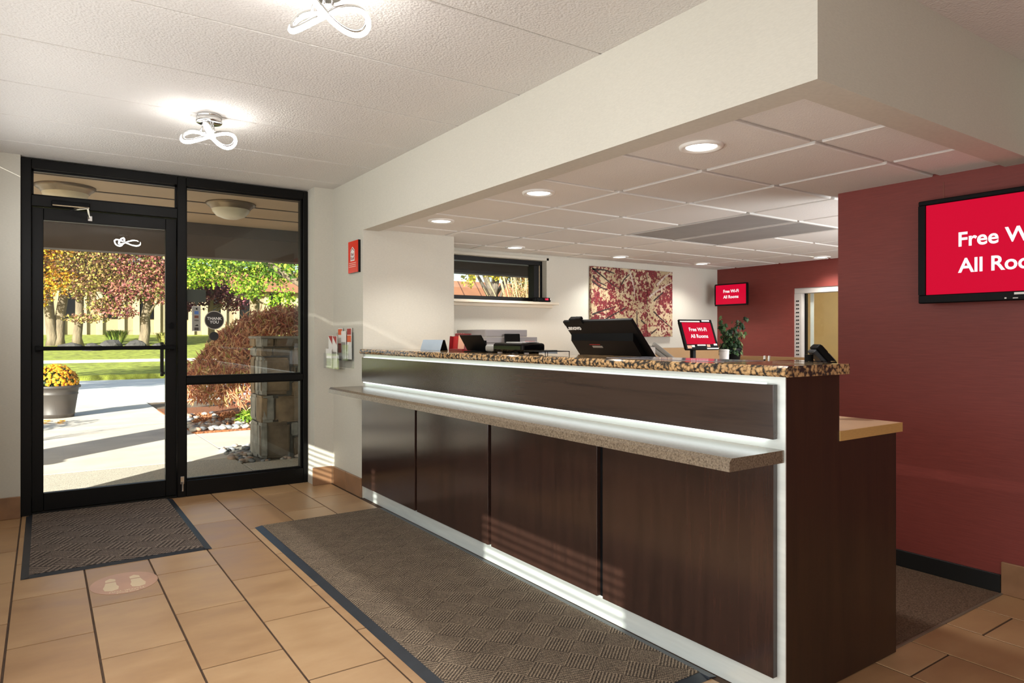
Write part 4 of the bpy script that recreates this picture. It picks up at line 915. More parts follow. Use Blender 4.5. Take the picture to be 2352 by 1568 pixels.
for k in range(9):
    a = rg.uniform(0, 6.28); pts = []; h = rg.uniform(0.10, 0.27); rr = rg.uniform(0.02, 0.085)
    for j in range(7):
        f = j/6; pts.append(Vector((4.42+math.cos(a)*rr*f*1.4+rg.uniform(-.012, .012), 3.42+math.sin(a)*rr*f*1.4+rg.uniform(-.012, .012), 1.10+h*f)))
    stems.tube(pts, 0.0022, 5)
    for p in pts[1:]:
        for _ in range(4): ivy_leaf(p+Vector((rg.uniform(-.035, .035), rg.uniform(-.035, .035), rg.uniform(-.02, .02))), rg.uniform(0.014, 0.024), Vector((rg.uniform(-1, .5), rg.uniform(-1.2, .3), rg.uniform(-.2, .8))), 0)
for k in range(60):
    a = rg.uniform(0, 6.28); ivy_leaf(Vector((4.42+math.cos(a)*0.085, 3.42+math.sin(a)*0.085, 1.10+rg.uniform(-0.02, 0.06))), rg.uniform(0.014, 0.024), Vector((math.cos(a), math.sin(a), .5)), 0)
obj('stems', stems, mat('ivy_stem', S(70, 60, 40), 0.6), iv); pyobj('foliage', lv, lfc, ivm, iv)['kind'] = 'stuff'

# alarm clock on the window sill
ck = thing('alarm_clock', 'small black alarm clock with red digits at the end of the window sill', 'clock', (4.10, 5.44, 1.56))
obj('body', B().box(4.02, 4.19, 5.405, 5.47, 1.56, 1.605, 0.012, None, 3).box(4.0, 4.04, 5.42, 5.47, 1.56, 1.60, 0.008), M['black'], ck)
obj('display', B().box(4.09, 4.17, 5.403, 5.406, 1.575, 1.598), M['blackgloss'], ck)
text('lettering', '1:03', 0.026, M['clockled'], ck, (4.132, 5.4025, 1.587), (1, 0, 0), (0, 0, 1), bold=0.03, depth=0.0004)
obj('snooze_button', B().box(4.175, 4.186, 5.402, 5.407, 1.582, 1.598, 0.001), M['whiteplastic'], ck)
tag(obj('paper_notice', B().box(2.985, 3.035, 2.895, 2.898, 1.02, 1.155), M['paper']), 'white printed notice standing just right of the computer', 'notice')

# ================================================================== STICKERS ON THE GLASS
GY = 5.7316
b0 = tag(obj('speech_bubble_sticker', B().prism([(0.915, 1.485), (0.963, 1.485), (0.979, 1.452), (0.995, 1.485), (1.042, 1.485), (1.046, 1.492), (1.046, 1.575), (1.040, 1.582), (0.918, 1.582), (0.912, 1.575), (0.912, 1.492)], (0, GY, 0), (1, 0, 0), (0, 0, 1), 0.0008), mat('dark_green_vinyl', S(52, 58, 48), 0.5, var=0.06)), 'dark speech bubble shaped sticker on the sidelight glass', 'sticker')
pt = thing('payment_sticker', 'tall narrow grey sticker of card payment logos on the sidelight glass', 'sticker', (0.978, GY, 1.262))
obj('backing', B().box(0.948, 1.008, GY-0.0008, GY, 1.262, 1.450), mat('grey_vinyl', S(150, 148, 138), 0.5), pt)
obj('border', B().box(0.946, 0.949, GY-0.0012, GY, 1.26, 1.452).box(1.007, 1.010, GY-0.0012, GY, 1.26, 1.452).box(0.946, 1.010, GY-0.0012, GY, 1.449, 1.452).box(0.946, 1.010, GY-0.0012, GY, 1.26, 1.263), M['paper'], pt)
for (z0, z1, c_) in [(1.390, 1.415, S(74, 110, 170)), (1.360, 1.380, S(110, 62, 44)), (1.265, 1.288, S(60, 56, 52))]:
    obj('logo_patch', B().box(0.964, 0.994, GY-0.0016, GY-0.0008, z0, z1), mat('logo_print', c_, 0.5), pt)
text('lettering', 'VISA', 0.016, M['black'], pt, (0.979, GY-0.001, 1.342), (1, 0, 0), (0, 0, 1), bold=0.03, depth=0.0002)
obj('logo_patch', B().prism([(0.964, 1.300), (0.994, 1.300), (0.986, 1.312)], (0, GY-0.0008, 0), (1, 0, 0), (0, 0, 1), 0.0006), M['black'], pt)
obj('contactless_mark', B().prism([(0.970, 1.432), (0.986, 1.422), (0.986, 1.442)], (0, GY-0.0008, 0), (1, 0, 0), (0, 0, 1), 0.0006), M['black'], pt)
ty = thing('thank_you_sticker', 'round black THANK YOU sticker with a pale rim on the sidelight glass', 'sticker', (1.108, GY, 1.275))
obj('rim', B().cyl((1.108, GY, 1.346), (1.108, GY-0.0006, 1.346), 0.073, n=40), mat('pale_vinyl_rim', S(176, 170, 156), 0.5), ty)
obj('disc', B().cyl((1.108, GY-0.0006, 1.346), (1.108, GY-0.0012, 1.346), 0.067, n=40), mat('black_vinyl', S(38, 34, 30), 0.5), ty)
text('lettering', 'THANK', 0.031, M['paper'], ty, (1.108, GY-0.0013, 1.358), (1, 0, 0), (0, 0, 1), depth=0.0002, bold=0.012)
text('lettering', 'YOU', 0.031, M['paper'], ty, (1.108, GY-0.0013, 1.330), (1, 0, 0), (0, 0, 1), depth=0.0002, bold=0.012)
tag(obj('small_round_sticker', B().cyl((1.106, GY, 1.221), (1.106, GY-0.0008, 1.221), 0.034, n=32).cyl((1.106, GY-0.0008, 1.221), (1.106, GY-0.002, 1.221), 0.018, n=24), mat('black_vinyl_dot', S(30, 30, 30), 0.45, var=0.1)), 'small round black sticker just below the THANK YOU sticker', 'sticker')

# ================================================================== OUTDOORS
GZ = -0.02
def gz(y): return GZ if y < 20 else GZ+(y-20)*0.05
conc = mat('pale_concrete', S(226, 214, 196), 0.85, var=0.07, vs_=2.2, bump=0.25, bs=60)
concw = mat('bright_driveway_concrete', S(236, 232, 224), 0.85, var=0.05, vs_=1.0, bump=0.2, bs=40)
aggr = mat('exposed_aggregate', S(204, 194, 176), 0.9, var=0.22, vs_=130, bump=0.8, bs=160, bdist=0.004)
gnd = struct(obj('ground_base', B().box(-40, 60, 5.8, 20, -0.4, -0.045).box(-40, -0.6, -15, 5.8, -0.4, -0.045), mat('bare_soil', S(120, 100, 78), 0.95, var=0.15, vs_=3)), 'bare ground under the entrance paving')
walk = struct(obj('ground_walkway', B().box(-4.0, 1.60, 5.80, 14.6, -0.044, -0.030), M['grout']), 'concrete entrance walk outside the glass door')
for (x0, x1, y0, y1, m_) in [(-4, 1.6, 5.80, 7.40, aggr), (-4, 1.6, 7.41, 10.95, conc), (-4, 1.6, 10.96, 14.6, conc)]:
    obj('slab', B().box(x0, x1, y0, y1, -0.044, GZ, 0.004), m_, walk)
pad = struct(obj('ground_pad', B().box(1.61, 4.0, 5.80, 6.98, -0.044, GZ, 0.006), aggr), 'stone paving slab at the foot of the pier')
obj('slab', B().box(1.61, 3.4, 8.15, 9.45, -0.044, GZ-0.004, 0.006), conc, pad)
struct(obj('driveway', B().box(-40, 60, 14.62, 22.4, -0.044, GZ+0.002), concw), 'wide bright concrete driveway')
def ramp_sheet(name, x0, x1, y0, y1, dz, m_, label):
    v = [(x0, y0, gz(y0)+dz), (x1, y0, gz(y0)+dz), (x1, y1, gz(y1)+dz), (x0, y1, gz(y1)+dz), (x0, y0, gz(y0)-.6), (x1, y0, gz(y0)-.6), (x1, y1, gz(y1)-.6), (x0, y1, gz(y1)-.6)]
    return struct(pyobj(name, v, [(0, 1, 2, 3), (4, 5, 1, 0), (5, 6, 2, 1), (6, 7, 3, 2), (7, 4, 0, 3), (7, 6, 5, 4)], m_), label)
grass = mat('sunlit_lawn', S(152, 160, 60), 0.9, var=0.30, vs_=5, bump=0.8, bs=40, bdist=0.03, detail=8)
ramp_sheet('lawn', -50, 70, 22.4, 26.6, 0.03, grass, 'strip of lawn beyond the driveway')
ramp_sheet('sidewalk', -50, 70, 26.6, 28.0, 0.02, conc, 'concrete sidewalk between the lawns')
ramp_sheet('lawn_far', -50, 70, 28.0, 60, 0.03, grass, 'sloping lawn in front of the office building')

# --- canopy over the entrance
cz = 2.55
canopy = struct(obj('canopy', B().box(-2.6, 9.0, 5.82, 8.95, cz+0.02, cz+0.25), mat('canopy_roof', S(50, 42, 34), 0.8)), 'entrance canopy with a panelled underside')
sofm = mat('tan_soffit_board', S(178, 152, 120), 0.7, var=0.04, vs_=2)
yj = [5.82, 6.17, 6.77, 7.33, 7.98, 8.70]
for i in range(len(yj)-1): obj('soffit_board', B().box(-2.6, 9.0, yj[i]+0.0125, yj[i+1]-0.0125, cz, cz+0.0195, 0.002), sofm, canopy)
bat = mat('dark_soffit_joint', S(70, 56, 44), 0.8)
for y in yj[1:-1]: obj('soffit_joint', B().box(-2.6, 9.0, y-0.012, y+0.012, cz-0.006, cz+0.0195), bat, canopy)
obj('fascia', B().box(-2.6, 9.0, 8.74, 8.95, 2.16, cz+0.25), mat('dark_brown_fascia', S(78, 66, 56), 0.7, var=0.05, vs_=4, bump=0.2, bs=30), canopy)
obj('fascia_board', B().box(-2.6, 9.0, 8.71, 8.74, 2.42, cz), mat('dark_fascia_trim', S(66, 56, 48), 0.7), canopy)
def dome(loc, label):
    t = thing('dome_light', label, 'outdoor light', loc, 0, 'dome lights under the entrance canopy')
    obj('pan', B().lathe([(0.0, 0.0), (0.235, 0.0), (0.235, -0.012), (0.215, -0.030), (0.200, -0.036), (0.185, -0.060), (0.178, -0.062)]), mat('bronze_lamp_pan', S(132, 114, 88), 0.35, 0.7), t, True, False)
    obj('shade', B().lathe([(0.180, -0.058), (0.172, -0.085), (0.135, -0.125), (0.07, -0.150), (0.0, -0.158)]), mat('frosted_dome', S(226, 216, 190), 0.35, var=0.03), t, True, False)
    return t
dm = dome((0.166, 7.25, cz), 'dome light under the canopy seen above the door transom')
dup(dm, (1.556, 7.25, cz), None, 'dome light under the canopy seen through the sidelight')

# --- stone piers
stm = [mat('stone_tan', S(138, 116, 90), 0.85, var=0.2, vs_=7, bump=0.7, bs=14, bdist=0.012), mat('stone_brown', S(112, 96, 78), 0.85, var=0.22, vs_=6, bump=0.7, bs=12, bdist=0.012), mat('stone_grey', S(150, 144, 134), 0.85, var=0.2, vs_=8, bump=0.8, bs=16, bdist=0.012)]
mort = mat('grey_mortar', S(104, 98, 88), 0.95, var=0.1, vs_=20, bump=0.4, bs=60)
def rock_slab(x0, x1, y0, y1, z0, z1, seed):
    rg = random.Random(seed); t = bmesh.new(); bmesh.ops.create_cube(t, size=1.0)
    bmesh.ops.bevel(t, geom=list(t.edges), offset=0.09, segments=2, affect='EDGES')
    for v in t.verts:
        v.co += Vector((rg.uniform(-.03, .03), rg.uniform(-.06, .06), rg.uniform(-.03, .03)))
        v.co = Vector((x0+(v.co.x+.5)*(x1-x0), y0+(v.co.y+.5)*(y1-y0), z0+(v.co.z+.5)*(z1-z0)))
    b = B(); b._merge(t); return b
FRONT = [(1.805, 1.92, 1.115, 1.20), (1.93, 2.23, 1.115, 1.20), (1.81, 1.905, 1.02, 1.10), (1.915, 2.09, 1.02, 1.10), (2.115, 2.23, 0.92, 1.10), (1.805, 2.085, 0.635, 1.01), (2.10, 2.145, 0.77, 0.905), (2.16, 2.30, 0.77, 0.905), (2.11, 2.30, 0.60, 0.755), (1.81, 1.925, 0.36, 0.62), (1.945, 2.24, 0.345, 0.61), (1.80, 2.09, -0.01, 0.345), (2.105, 2.17, 0.20, 0.335), (2.13, 2.26, -0.01, 0.19), (2.18, 2.34, 0.20, 0.335), (2.27, 2.52, -0.01, 0.19), (2.26, 2.50, 0.345, 0.59), (2.36, 2.62, 0.20, 0.335), (2.31, 2.60, 0.60, 0.80), (2.24, 2.46, 0.92, 1.10), (2.24, 2.62, 1.115, 1.20), (2.32, 2.62, 0.81, 0.905), (2.47, 2.64, 0.92, 1.10), (2.51, 2.66, 0.345, 0.59), (2.53, 2.66, -0.01, 0.19)]
SIDE = [(7.03, 7.28, 1.115, 1.20), (7.29, 7.52, 1.115, 1.20), (7.04, 7.24, 1.02, 1.10), (7.25, 7.5, 1.02, 1.10), (7.04, 7.16, 0.635, 1.01), (7.17, 7.30, 0.635, 1.01), (7.31, 7.5, 0.635, 1.01), (7.04, 7.26, 0.36, 0.62), (7.27, 7.50, 0.36, 0.62), (7.03, 7.20, -0.01, 0.345), (7.21, 7.50, -0.01, 0.345)]
def pier(name, label, off):
    ox, oy = off
    t = thing(name, label, 'pier', (2.2+ox, 7.28+oy, GZ))
    obj('mortar_core', B().box(1.83+ox, 2.65+ox, 7.085+oy, 7.50+oy, -0.04, 1.195), mort, t)
    for i, (a, b_, c_, d) in enumerate(FRONT): obj('stone', rock_slab(a+ox, b_+ox, 7.045+oy, 7.12+oy, c_, d, i), stm[[0, 1, 0, 1, 0, 0, 1, 1, 0, 2, 0, 1, 2, 1][i % 14]], t)
    for i, (a, b_, c_, d) in enumerate(SIDE): obj('stone', rock_slab(1.80+ox, 1.86+ox, a+oy, b_+oy, c_, d, 50+i), stm[[2, 0, 0, 2, 2, 2, 0, 0, 2, 2, 2][i]], t)
    obj('cap_slab', B().box(1.79+ox, 2.68+ox, 7.03+oy, 7.53+oy, 1.196, 1.222, 0.006), stm[2], t)
    return t
pier('stone_pier', 'grey brown fieldstone pier outside the sidelight', (0, 0))
cc = thing('canopy_column', 'square stone footed column holding the canopy left of the walk', 'column', (-2.3, 6.55, GZ))
obj('stone_base', B().box(-2.62, -1.98, 6.23, 6.87, GZ, 0.9, 0.02), stm[2], cc); obj('base_cap', B().box(-2.66, -1.94, 6.19, 6.91, 0.9, 0.96, 0.01), stm[2], cc); obj('shaft', B().box(-2.58, -2.02, 6.27, 6.83, 0.96, cz, 0.01), sofm, cc)

# --- pebble beds, mulch
pebm, pn, pl, pP = nmat('river_pebble')
oi = pn.new('ShaderNodeObjectInfo'); rp = ramp(pn, [(0.0, S(92, 96, 104)), (0.35, S(150, 150, 150)), (0.6, S(196, 188, 176)), (0.85, S(168, 132, 108)), (1.0, S(216, 212, 204))]); pl.new(oi.outputs['Random'], rp.inputs[0]); pl.new(rp.outputs[0], pP.inputs['Base Color']); pP.inputs['Roughness'].default_value = 0.55
pmesh = []
for k in range(5):
    b = B().blob((0, 0, 0), 1.0, 1, 0.10, (1.25, 0.95, 0.62), random.Random(k)); me = bpy.data.meshes.new('pebble'); b.bm.to_mesh(me); b.bm.free(); me.materials.append(pebm)
    for p in me.polygons: p.use_smooth = True
    pmesh.append(me)
mulchm = mat('bark_mulch', S(150, 92, 56), 0.9, var=0.3, vs_=40, bump=0.9, bs=60, bdist=0.02)
bed = struct(obj('ground_bed', B().box(1.58, 5.5, 9.46, 12.8, -0.044, -0.002), mulchm), 'mulched planting bed edged with river pebbles')
bed2 = struct(obj('ground_gravel', B().box(1.56, 3.6, 7.0, 8.15, -0.044, -0.030), mat('gravel_bed', S(150, 144, 132), 0.95, var=0.3, vs_=60, bump=0.8, bs=80)), 'pebble strip around the stone pier')
rg = random.Random(21)
for k in range(190):
    f = rg.random()
    if f < 0.55: x, y = rg.uniform(1.60, 3.2), 9.50+rg.random()**1.6*0.55
    else: x, y = 1.60+rg.random()**1.5*0.7, rg.uniform(9.5, 11.4)
    s = rg.uniform(0.030, 0.058); inst('pebble', rg.choice(pmesh), bed, (x, y, 0.0+s*0.45), (rg.uniform(-.3, .3), rg.uniform(-.3, .3), rg.uniform(0, 6)), (s, s, s))
for k in range(110):
    x, y = rg.uniform(1.58, 2.5), rg.uniform(7.52, 8.13)
    if rg.random() < 0.42: x, y = rg.uniform(1.57, 1.78), rg.uniform(7.03, 7.6)
    if rg.random() < 0.18: x, y = rg.uniform(1.7, 2.6), rg.uniform(6.985, 7.03)
    s = rg.uniform(0.022, 0.042); inst('pebble', rg.choice(pmesh), bed2, (x, y, -0.028+s*0.45), (rg.uniform(-.3, .3), rg.uniform(-.3, .3), rg.uniform(0, 6)), (s, s, s))

# --- leaf builders
def quad_leaves(pts, size, rg, narrow=0.6, droop=0.0):
    V, Fc = [], []
    for p in pts:
        s = size*rg.uniform(0.6, 1.25)
        d = Vector((rg.gauss(0, 1), rg.gauss(0, 1), rg.gauss(0, 1)-droop)).normalized()
        w = d.cross(Vector((rg.gauss(0, 1), rg.gauss(0, 1), rg.gauss(0, 1)))).normalized()
        n = d.cross(w); i = len(V)
        V += [p-d*s*0.5, p+w*s*0.5*narrow+n*s*0.08, p+d*s*0.5-n*s*0.05, p-w*s*0.5*narrow+n*s*0.08]
        Fc += [(i, i+1, i+2), (i, i+2, i+3)]
    return V, Fc
def blob_pts(blobs, n, rg, shell=0.55):
    tot = sum(r[3]*r[4]*r[5] for r in blobs)**1.0; out = []
    for (cx, cy, cz_, rx, ry, rz) in blobs:
        k = int(n*(rx*ry*rz)/tot)
        for _ in range(k):
            v = Vector((rg.gauss(0, 1), rg.gauss(0, 1), rg.gauss(0, 1))).normalized()*(shell+(1-shell)*rg.random())
            out.append(Vector((cx+v.x*rx, cy+v.y*ry, cz_+v.z*rz)))
    return out
barkm = mat('pale_bark', S(122, 108, 86), 0.9, var=0.22, vs_=5, bump=0.8, bs=20, bdist=0.03, stretch=(1, 1, 0.3))
darkbark = mat('dark_bark', S(92, 82, 70), 0.9, var=0.2, vs_=5, bump=0.8, bs=20, bdist=0.03)
def tree(name, label, trunks, blobs, n, leaf, stops, seed, bark=barkm, group='trees beyond the driveway', branch=10, shell=0.35):
    rg = random.Random(seed); p0 = trunks[0][0]
    t = thing(name, label, 'tree', (p0[0], p0[1], gz(p0[1])), 0, group)
    q = B()
    for (pa, pb2, ra, rb) in trunks:
        pa, pb2 = Vector(pa), Vector(pb2); pts = [pa+(pb2-pa)*f+Vector((rg.uniform(-.05, .05), rg.uniform(-.05, .05), 0))*(1 if 0 < f < 1 else 0) for f in (0, .08, .3, .55, .8, 1)]
        q.tube(pts, 0, 9, radii=[ra*1.5, ra*1.1, ra, ra*.9+rb*.1, ra*.5+rb*.5, rb])
        obj('trunk', q, bark, t, True); q = B()
    top = Vector(trunks[0][1])
    for k in range(branch):
        b_ = rg.choice(blobs); c = Vector((b_[0]+rg.uniform(-.6, .6)*b_[3], b_[1]+rg.uniform(-.6, .6)*b_[4], b_[2]+rg.uniform(-.5, .5)*b_[5]))
        tr = rg.choice(trunks); s0 = Vector(tr[0])+(Vector(tr[1])-Vector(tr[0]))*rg.uniform(0.45, 0.95)
        mid = (s0+c)*0.5+Vector((rg.uniform(-.2, .2), rg.uniform(-.2, .2), rg.uniform(0, .3)))
        q.tube([s0, mid, c], 0, 6, radii=[tr[3]*0.7, tr[3]*0.4, 0.012])
    if branch: obj('branches', q, bark, t, True)['kind'] = 'stuff'
    V, Fc = quad_leaves(blob_pts(blobs, n, rg, shell), leaf, rg, 0.75)
    pyobj('foliage', V, Fc, leafmat(name+'_leaf', stops), t)['kind'] = 'stuff'
    return t
g0 = 36.0
yel = [(0.0, S(150, 96, 30)), (0.3, S(206, 140, 40)), (0.6, S(228, 180, 50)), (0.85, S(180, 170, 56)), (1.0, S(110, 120, 50))]
oli = [(0.0, S(84, 60, 50)), (0.3, S(150, 104, 84)), (0.55, S(172, 148, 84)), (0.8, S(190, 178, 92)), (1.0, S(100, 110, 54))]
pnk = [(0.0, S(96, 46, 52)), (0.35, S(160, 92, 92)), (0.6, S(190, 128, 110)), (0.85, S(150, 150, 76)), (1.0, S(96, 116, 52))]
grn = [(0.0, S(62, 92, 30)), (0.3, S(112, 150, 44)), (0.6, S(156, 190, 56)), (0.85, S(198, 206, 76)), (1.0, S(84, 116, 40))]
Zg = gz(36.0)
tree('maple_tree', 'golden yellow maple with a double trunk at the left of the door glass', [((0.35, 36, Zg), (0.0, 36, 5.0), 0.20, 0.10), ((0.55, 36, Zg), (0.9, 36.1, 5.2), 0.20, 0.10)], [(-0.9, 36, 4.4, 1.5, 1.4, 1.5), (0.2, 35.6, 5.4, 1.5, 1.4, 1.4), (0.6, 35.3, 3.6, 0.9, 0.8, 0.7), (-0.4, 35.3, 2.9, 0.8, 0.8, 0.6)], 8500, 0.135, yel, 1)
tree('maple_tree', 'straight trunked maple with mottled orange green leaves', [((1.27, 35.5, Zg-.02), (1.35, 35.5, 5.6), 0.17, 0.07)], [(1.3, 35.6, 4.8, 1.3, 1.2, 1.2), (2.1, 35.2, 4.0, 1.1, 1.0, 0.8), (1.4, 35, 3.3, 0.8, .7, 0.55), (2.4, 35, 5.2, 1.0, 1.0, 0.9), (2.2, 34.9, 2.6, 0.9, 0.7, 0.4), (1.6, 34.8, 2.0, 1.0, .6, 0.25)], 9000, 0.13, oli, 2)
tree('maple_tree', 'pale leaning trunk maple with pink red autumn leaves', [((3.75, 35.0, Zg-.05), (4.0, 35.0, 3.2), 0.21, 0.12), ((4.0, 35, 3.1), (4.5, 35, 5.8), 0.12, 0.05)], [(3.5, 35, 4.6, 1.2, 1.1, 1.1), (4.4, 34.8, 4.2, 1.1, 1.0, 1.0), (3.0, 34.7, 3.1, 1.0, .8, 0.6), (4.3, 34.6, 3.1, 0.8, .8, 0.5), (2.8, 34.5, 2.3, 0.9, .6, 0.35), (3.9, 35, 5.6, 1.3, 1.1, 0.9)], 9000, 0.13, pnk, 3)
tree('maple_tree', 'bright green maple seen at the top of the sidelight', [((8.3, 33, gz(33)), (7.9, 33, 5.0), 0.22, 0.10)], [(6.0, 32.5, 4.6, 1.5, 1.3, 1.3), (7.6, 32.2, 4.9, 1.6, 1.3, 1.2), (8.9, 32.0, 4.4, 1.3, 1.2, 0.9), (7.6, 31.8, 3.4, 0.9, .8, 0.6), (9.0, 31.6, 2.7, 0.8, .6, 0.9), (5.2, 32.6, 3.7, 0.8, .8, 0.8)], 9500, 0.14, grn, 4)
tree('plum_tree', 'dark purple leaved tree behind the speech bubble sticker', [((7.2, 38, gz(38)), (7.2, 38, 4.0), 0.14, 0.06)], [(7.0, 38, 3.6, 1.4, 1.0, 0.8), (8.3, 38, 3.1, 1.0, .8, 0.7), (6.2, 38, 2.9, 0.9, .8, 0.6)], 2600, 0.16, [(0.0, S(52, 24, 36)), (0.5, S(104, 54, 72)), (1.0, S(150, 92, 96))], 5)
tree('oak_tree', 'dark green tree whose limb crosses the top right of the sidelight', [((6.3, 16, GZ), (6.0, 16, 4.6), 0.26, 0.16)], [(4.2, 15.8, 3.05, 0.7, .6, 0.45), (4.9, 15.8, 2.75, 0.6, .5, 0.42), (5.5, 15.8, 2.9, 0.7, .6, 0.55), (5.1, 15.7, 2.2, 0.35, .3, 0.35), (5.8, 16, 4.6, 1.8, 1.6, 1.1)], 3600, 0.11, [(0.0, S(36, 62, 24)), (0.5, S(74, 112, 36)), (0.85, S(126, 156, 52)), (1.0, S(160, 150, 70))], 6, barkm)
lt = [o for o in bpy.data.objects if o.name.startswith('oak_tree')][0]
obj('limb', B().tube([(6.1, 16, 2.05), (5.4, 16, 2.33), (4.95, 16, 2.46), (4.45, 16, 2.74), (3.9, 16, 3.15)], 0, 8, radii=[0.15, 0.11, 0.085, 0.07, 0.05]), barkm, lt, True)
# trees seen through the small back window and along the street
tree('locust_tree', 'forked grey trunk tree with yellow green leaves in the back window', [((19.3, 30, gz(30)), (19.4, 30, 3.4), 0.24, 0.20), ((19.4, 30, 3.3), (18.2, 30, 6.2), 0.15, 0.08), ((19.4, 30, 3.3), (20.0, 30, 6.4), 0.18, 0.10), ((19.5, 30, 3.2), (20.6, 30, 4.9), 0.10, 0.06)], [(18.1, 29.5, 5.6, 1.2, 1, 0.8), (20.3, 29.4, 5.4, 1.5, 1, 0.8), (19.2, 29.3, 4.6, 0.9, .7, 0.5), (17.6, 29.4, 4.2, 0.4, .4, 0.6)], 3200, 0.20, [(0.0, S(96, 96, 34)), (0.4, S(176, 160, 44)), (0.7, S(214, 186, 60)), (1.0, S(90, 110, 50))], 8, darkbark)
tree('street_tree', 'orange and green tree filling the right of the back window', [((23.2, 31, gz(31)), (23.2, 31, 5.0), 0.2, 0.1)], [(22.4, 30.5, 5.9, 1.6, 1.0, 0.8), (24.6, 30.5, 5.2, 1.4, 1, 1.2), (21.6, 30.4, 4.5, 1.0, .8, 0.9), (24.8, 30.4, 3.8, 0.9, .8, 0.6)], 3600, 0.2, [(0.0, S(60, 84, 34)), (0.4, S(110, 130, 50)), (0.7, S(190, 130, 70)), (1.0, S(214, 170, 100))], 9, darkbark)
rg = random.Random(14); wb = thing('bare_shrub', 'tall tangle of bare tan twigs in the back window', 'shrub', (19.7, 27.5, gz(27.5)))
q = B()
for k in range(130):
    a = Vector((19.7+rg.uniform(-.5, .5), 27.5+rg.uniform(-.4, .4), gz(27.5))); e_ = a+Vector((rg.uniform(-1.7, 1.7), rg.uniform(-.7, .7), rg.uniform(2.6, 4.6))); q.tube([a, (a+e_)*.5+Vector((rg.uniform(-.2, .2), 0, rg.uniform(0, .4))), e_], 0, 4, radii=[0.026, 0.020, 0.010])
o = obj('twigs', q, mat('tan_twig', S(176, 150, 112), 0.8, var=0.1), wb); o['kind'] = 'stuff'
V, Fc = quad_leaves(blob_pts([(19.7, 27.4, 3.2, 1.5, .7, 1.1)], 900, rg, 0.1), 0.12, rg, 0.5); pyobj('seed_heads', V, Fc, leafmat('tan_leaf', [(0, S(130, 96, 60)), (0.6, S(180, 154, 108)), (1, S(112, 110, 50))]), wb)['kind'] = 'stuff'
tag(obj('flag_pole', B().tube([(15.55, 28, gz(28)), (15.55, 28, 7)], 0.06, 8).tube([(14.9, 28, 3.85), (16.6, 28, 3.85)], 0.035, 6), M['whiteplastic']), 'white pole with a cross arm at the left of the back window', 'pole')
tree('shade_tree', 'large tree left of the entrance walk casting shade on the driveway', [((-9.5, 11.0, GZ), (-9.5, 11, 4.5), 0.3, 0.16)], [(-9.5, 11, 6.0, 2.4, 2.4, 1.8), (-8.2, 11.5, 5.0, 1.5, 1.5, 1.1)], 3000, 0.22, grn, 12)

# --- weeping red maple shrub and green shrub
jm = thing('japanese_maple', 'mounded weeping maple shrub with feathery russet leaves behind the stone pier', 'shrub', (3.15, 10.7, 0.0))
rg = random.Random(31); pts = []
for _ in range(15000):
    th = rg.uniform(0, 2*math.pi); rr = math.sqrt(rg.random()); h = 1-rr**2.6
    r = 1.45*rr*(1+0.10*math.sin(5*th)); z = 0.42+1.22*h*rg.uniform(0.80, 1.02)-0.35*max(0, rr-0.8)*rg.random()*4+rg.uniform(-.05, .05)
    pts.append(Vector((3.20+math.cos(th)*r*1.02, 10.75+math.sin(th)*r*0.95, max(0.28, z))))
for _ in range(3000):
    th = rg.uniform(0, 2*math.pi); r = 1.45*rg.uniform(0.88, 1.05); pts.append(Vector((3.2+math.cos(th)*r, 10.75+math.sin(th)*r*.95, rg.uniform(0.30, 0.85))))
V, Fc = quad_leaves(pts, 0.135, rg, 0.17, 1.1)
obj('trunk', B().tube([(3.15, 10.7, -0.02), (3.0, 10.7, 0.5), (3.2, 10.6, 1.1)], 0.07, 8).tube([(3.0, 10.7, 0.5), (2.4, 10.5, 1.0)], 0.04, 6).tube([(3.05, 10.7, 0.6), (3.8, 10.9, 1.1)], 0.04, 6), darkbark, jm, True)
pyobj('foliage', V, Fc, leafmat('russet_feather_leaf', [(0.0, S(136, 82, 70)), (0.3, S(198, 134, 106)), (0.6, S(222, 166, 124)), (0.85, S(236, 204, 158)), (1.0, S(160, 150, 70))], 0.6, 0.4), jm)['kind'] = 'stuff'
gs = thing('green_shrub', 'dark green shrub tucked under the russet maple', 'shrub', (2.55, 9.75, 0.0))
V, Fc = quad_leaves(blob_pts([(2.60, 9.75, 0.62, 0.30, .28, 0.36), (2.75, 9.8, 0.35, 0.30, .25, 0.28)], 1400, rg, 0.2), 0.05, rg, 0.6)
pyobj('foliage', V, Fc, leafmat('dark_shrub_leaf', [(0, S(30, 44, 22)), (0.6, S(70, 94, 40)), (1, S(120, 96, 60))]), gs)['kind'] = 'stuff'
obj('stems', B().tube([(2.6, 9.75, 0), (2.6, 9.75, 0.5)], 0.015, 6).tube([(2.62, 9.75, 0), (2.78, 9.8, 0.4)], 0.012, 6), darkbark, gs)
lg = thing('fern', 'small bright green fern on the mulch beside the pier', 'plant', (2.42, 9.95, 0.0))
V, Fc = quad_leaves(blob_pts([(2.45, 9.98, 0.10, 0.26, .2, 0.12)], 380, rg, 0.1), 0.11, rg, 0.25, -0.4); pyobj('fronds', V, Fc, leafmat('fern_leaf', [(0, S(70, 110, 34)), (1, S(166, 196, 70))]), lg)['kind'] = 'stuff'
rc = thing('mulch_litter', 'orange brown bark chips and fallen needles on the planting bed', 'mulch', (2.4, 10.3, 0.0)); rc['kind'] = 'stuff'
P_ = [Vector((rg.uniform(1.75, 3.2), rg.uniform(9.8, 11.5), rg.uniform(0.003, 0.03))) for _ in range(1100)]
V, Fc = quad_leaves(P_, 0.08, rg, 0.18); pyobj('chips', V, Fc, leafmat('bark_chip', [(0, S(120, 70, 44)), (0.6, S(196, 130, 84)), (1, S(222, 176, 130))]), rc)['kind'] = 'stuff'

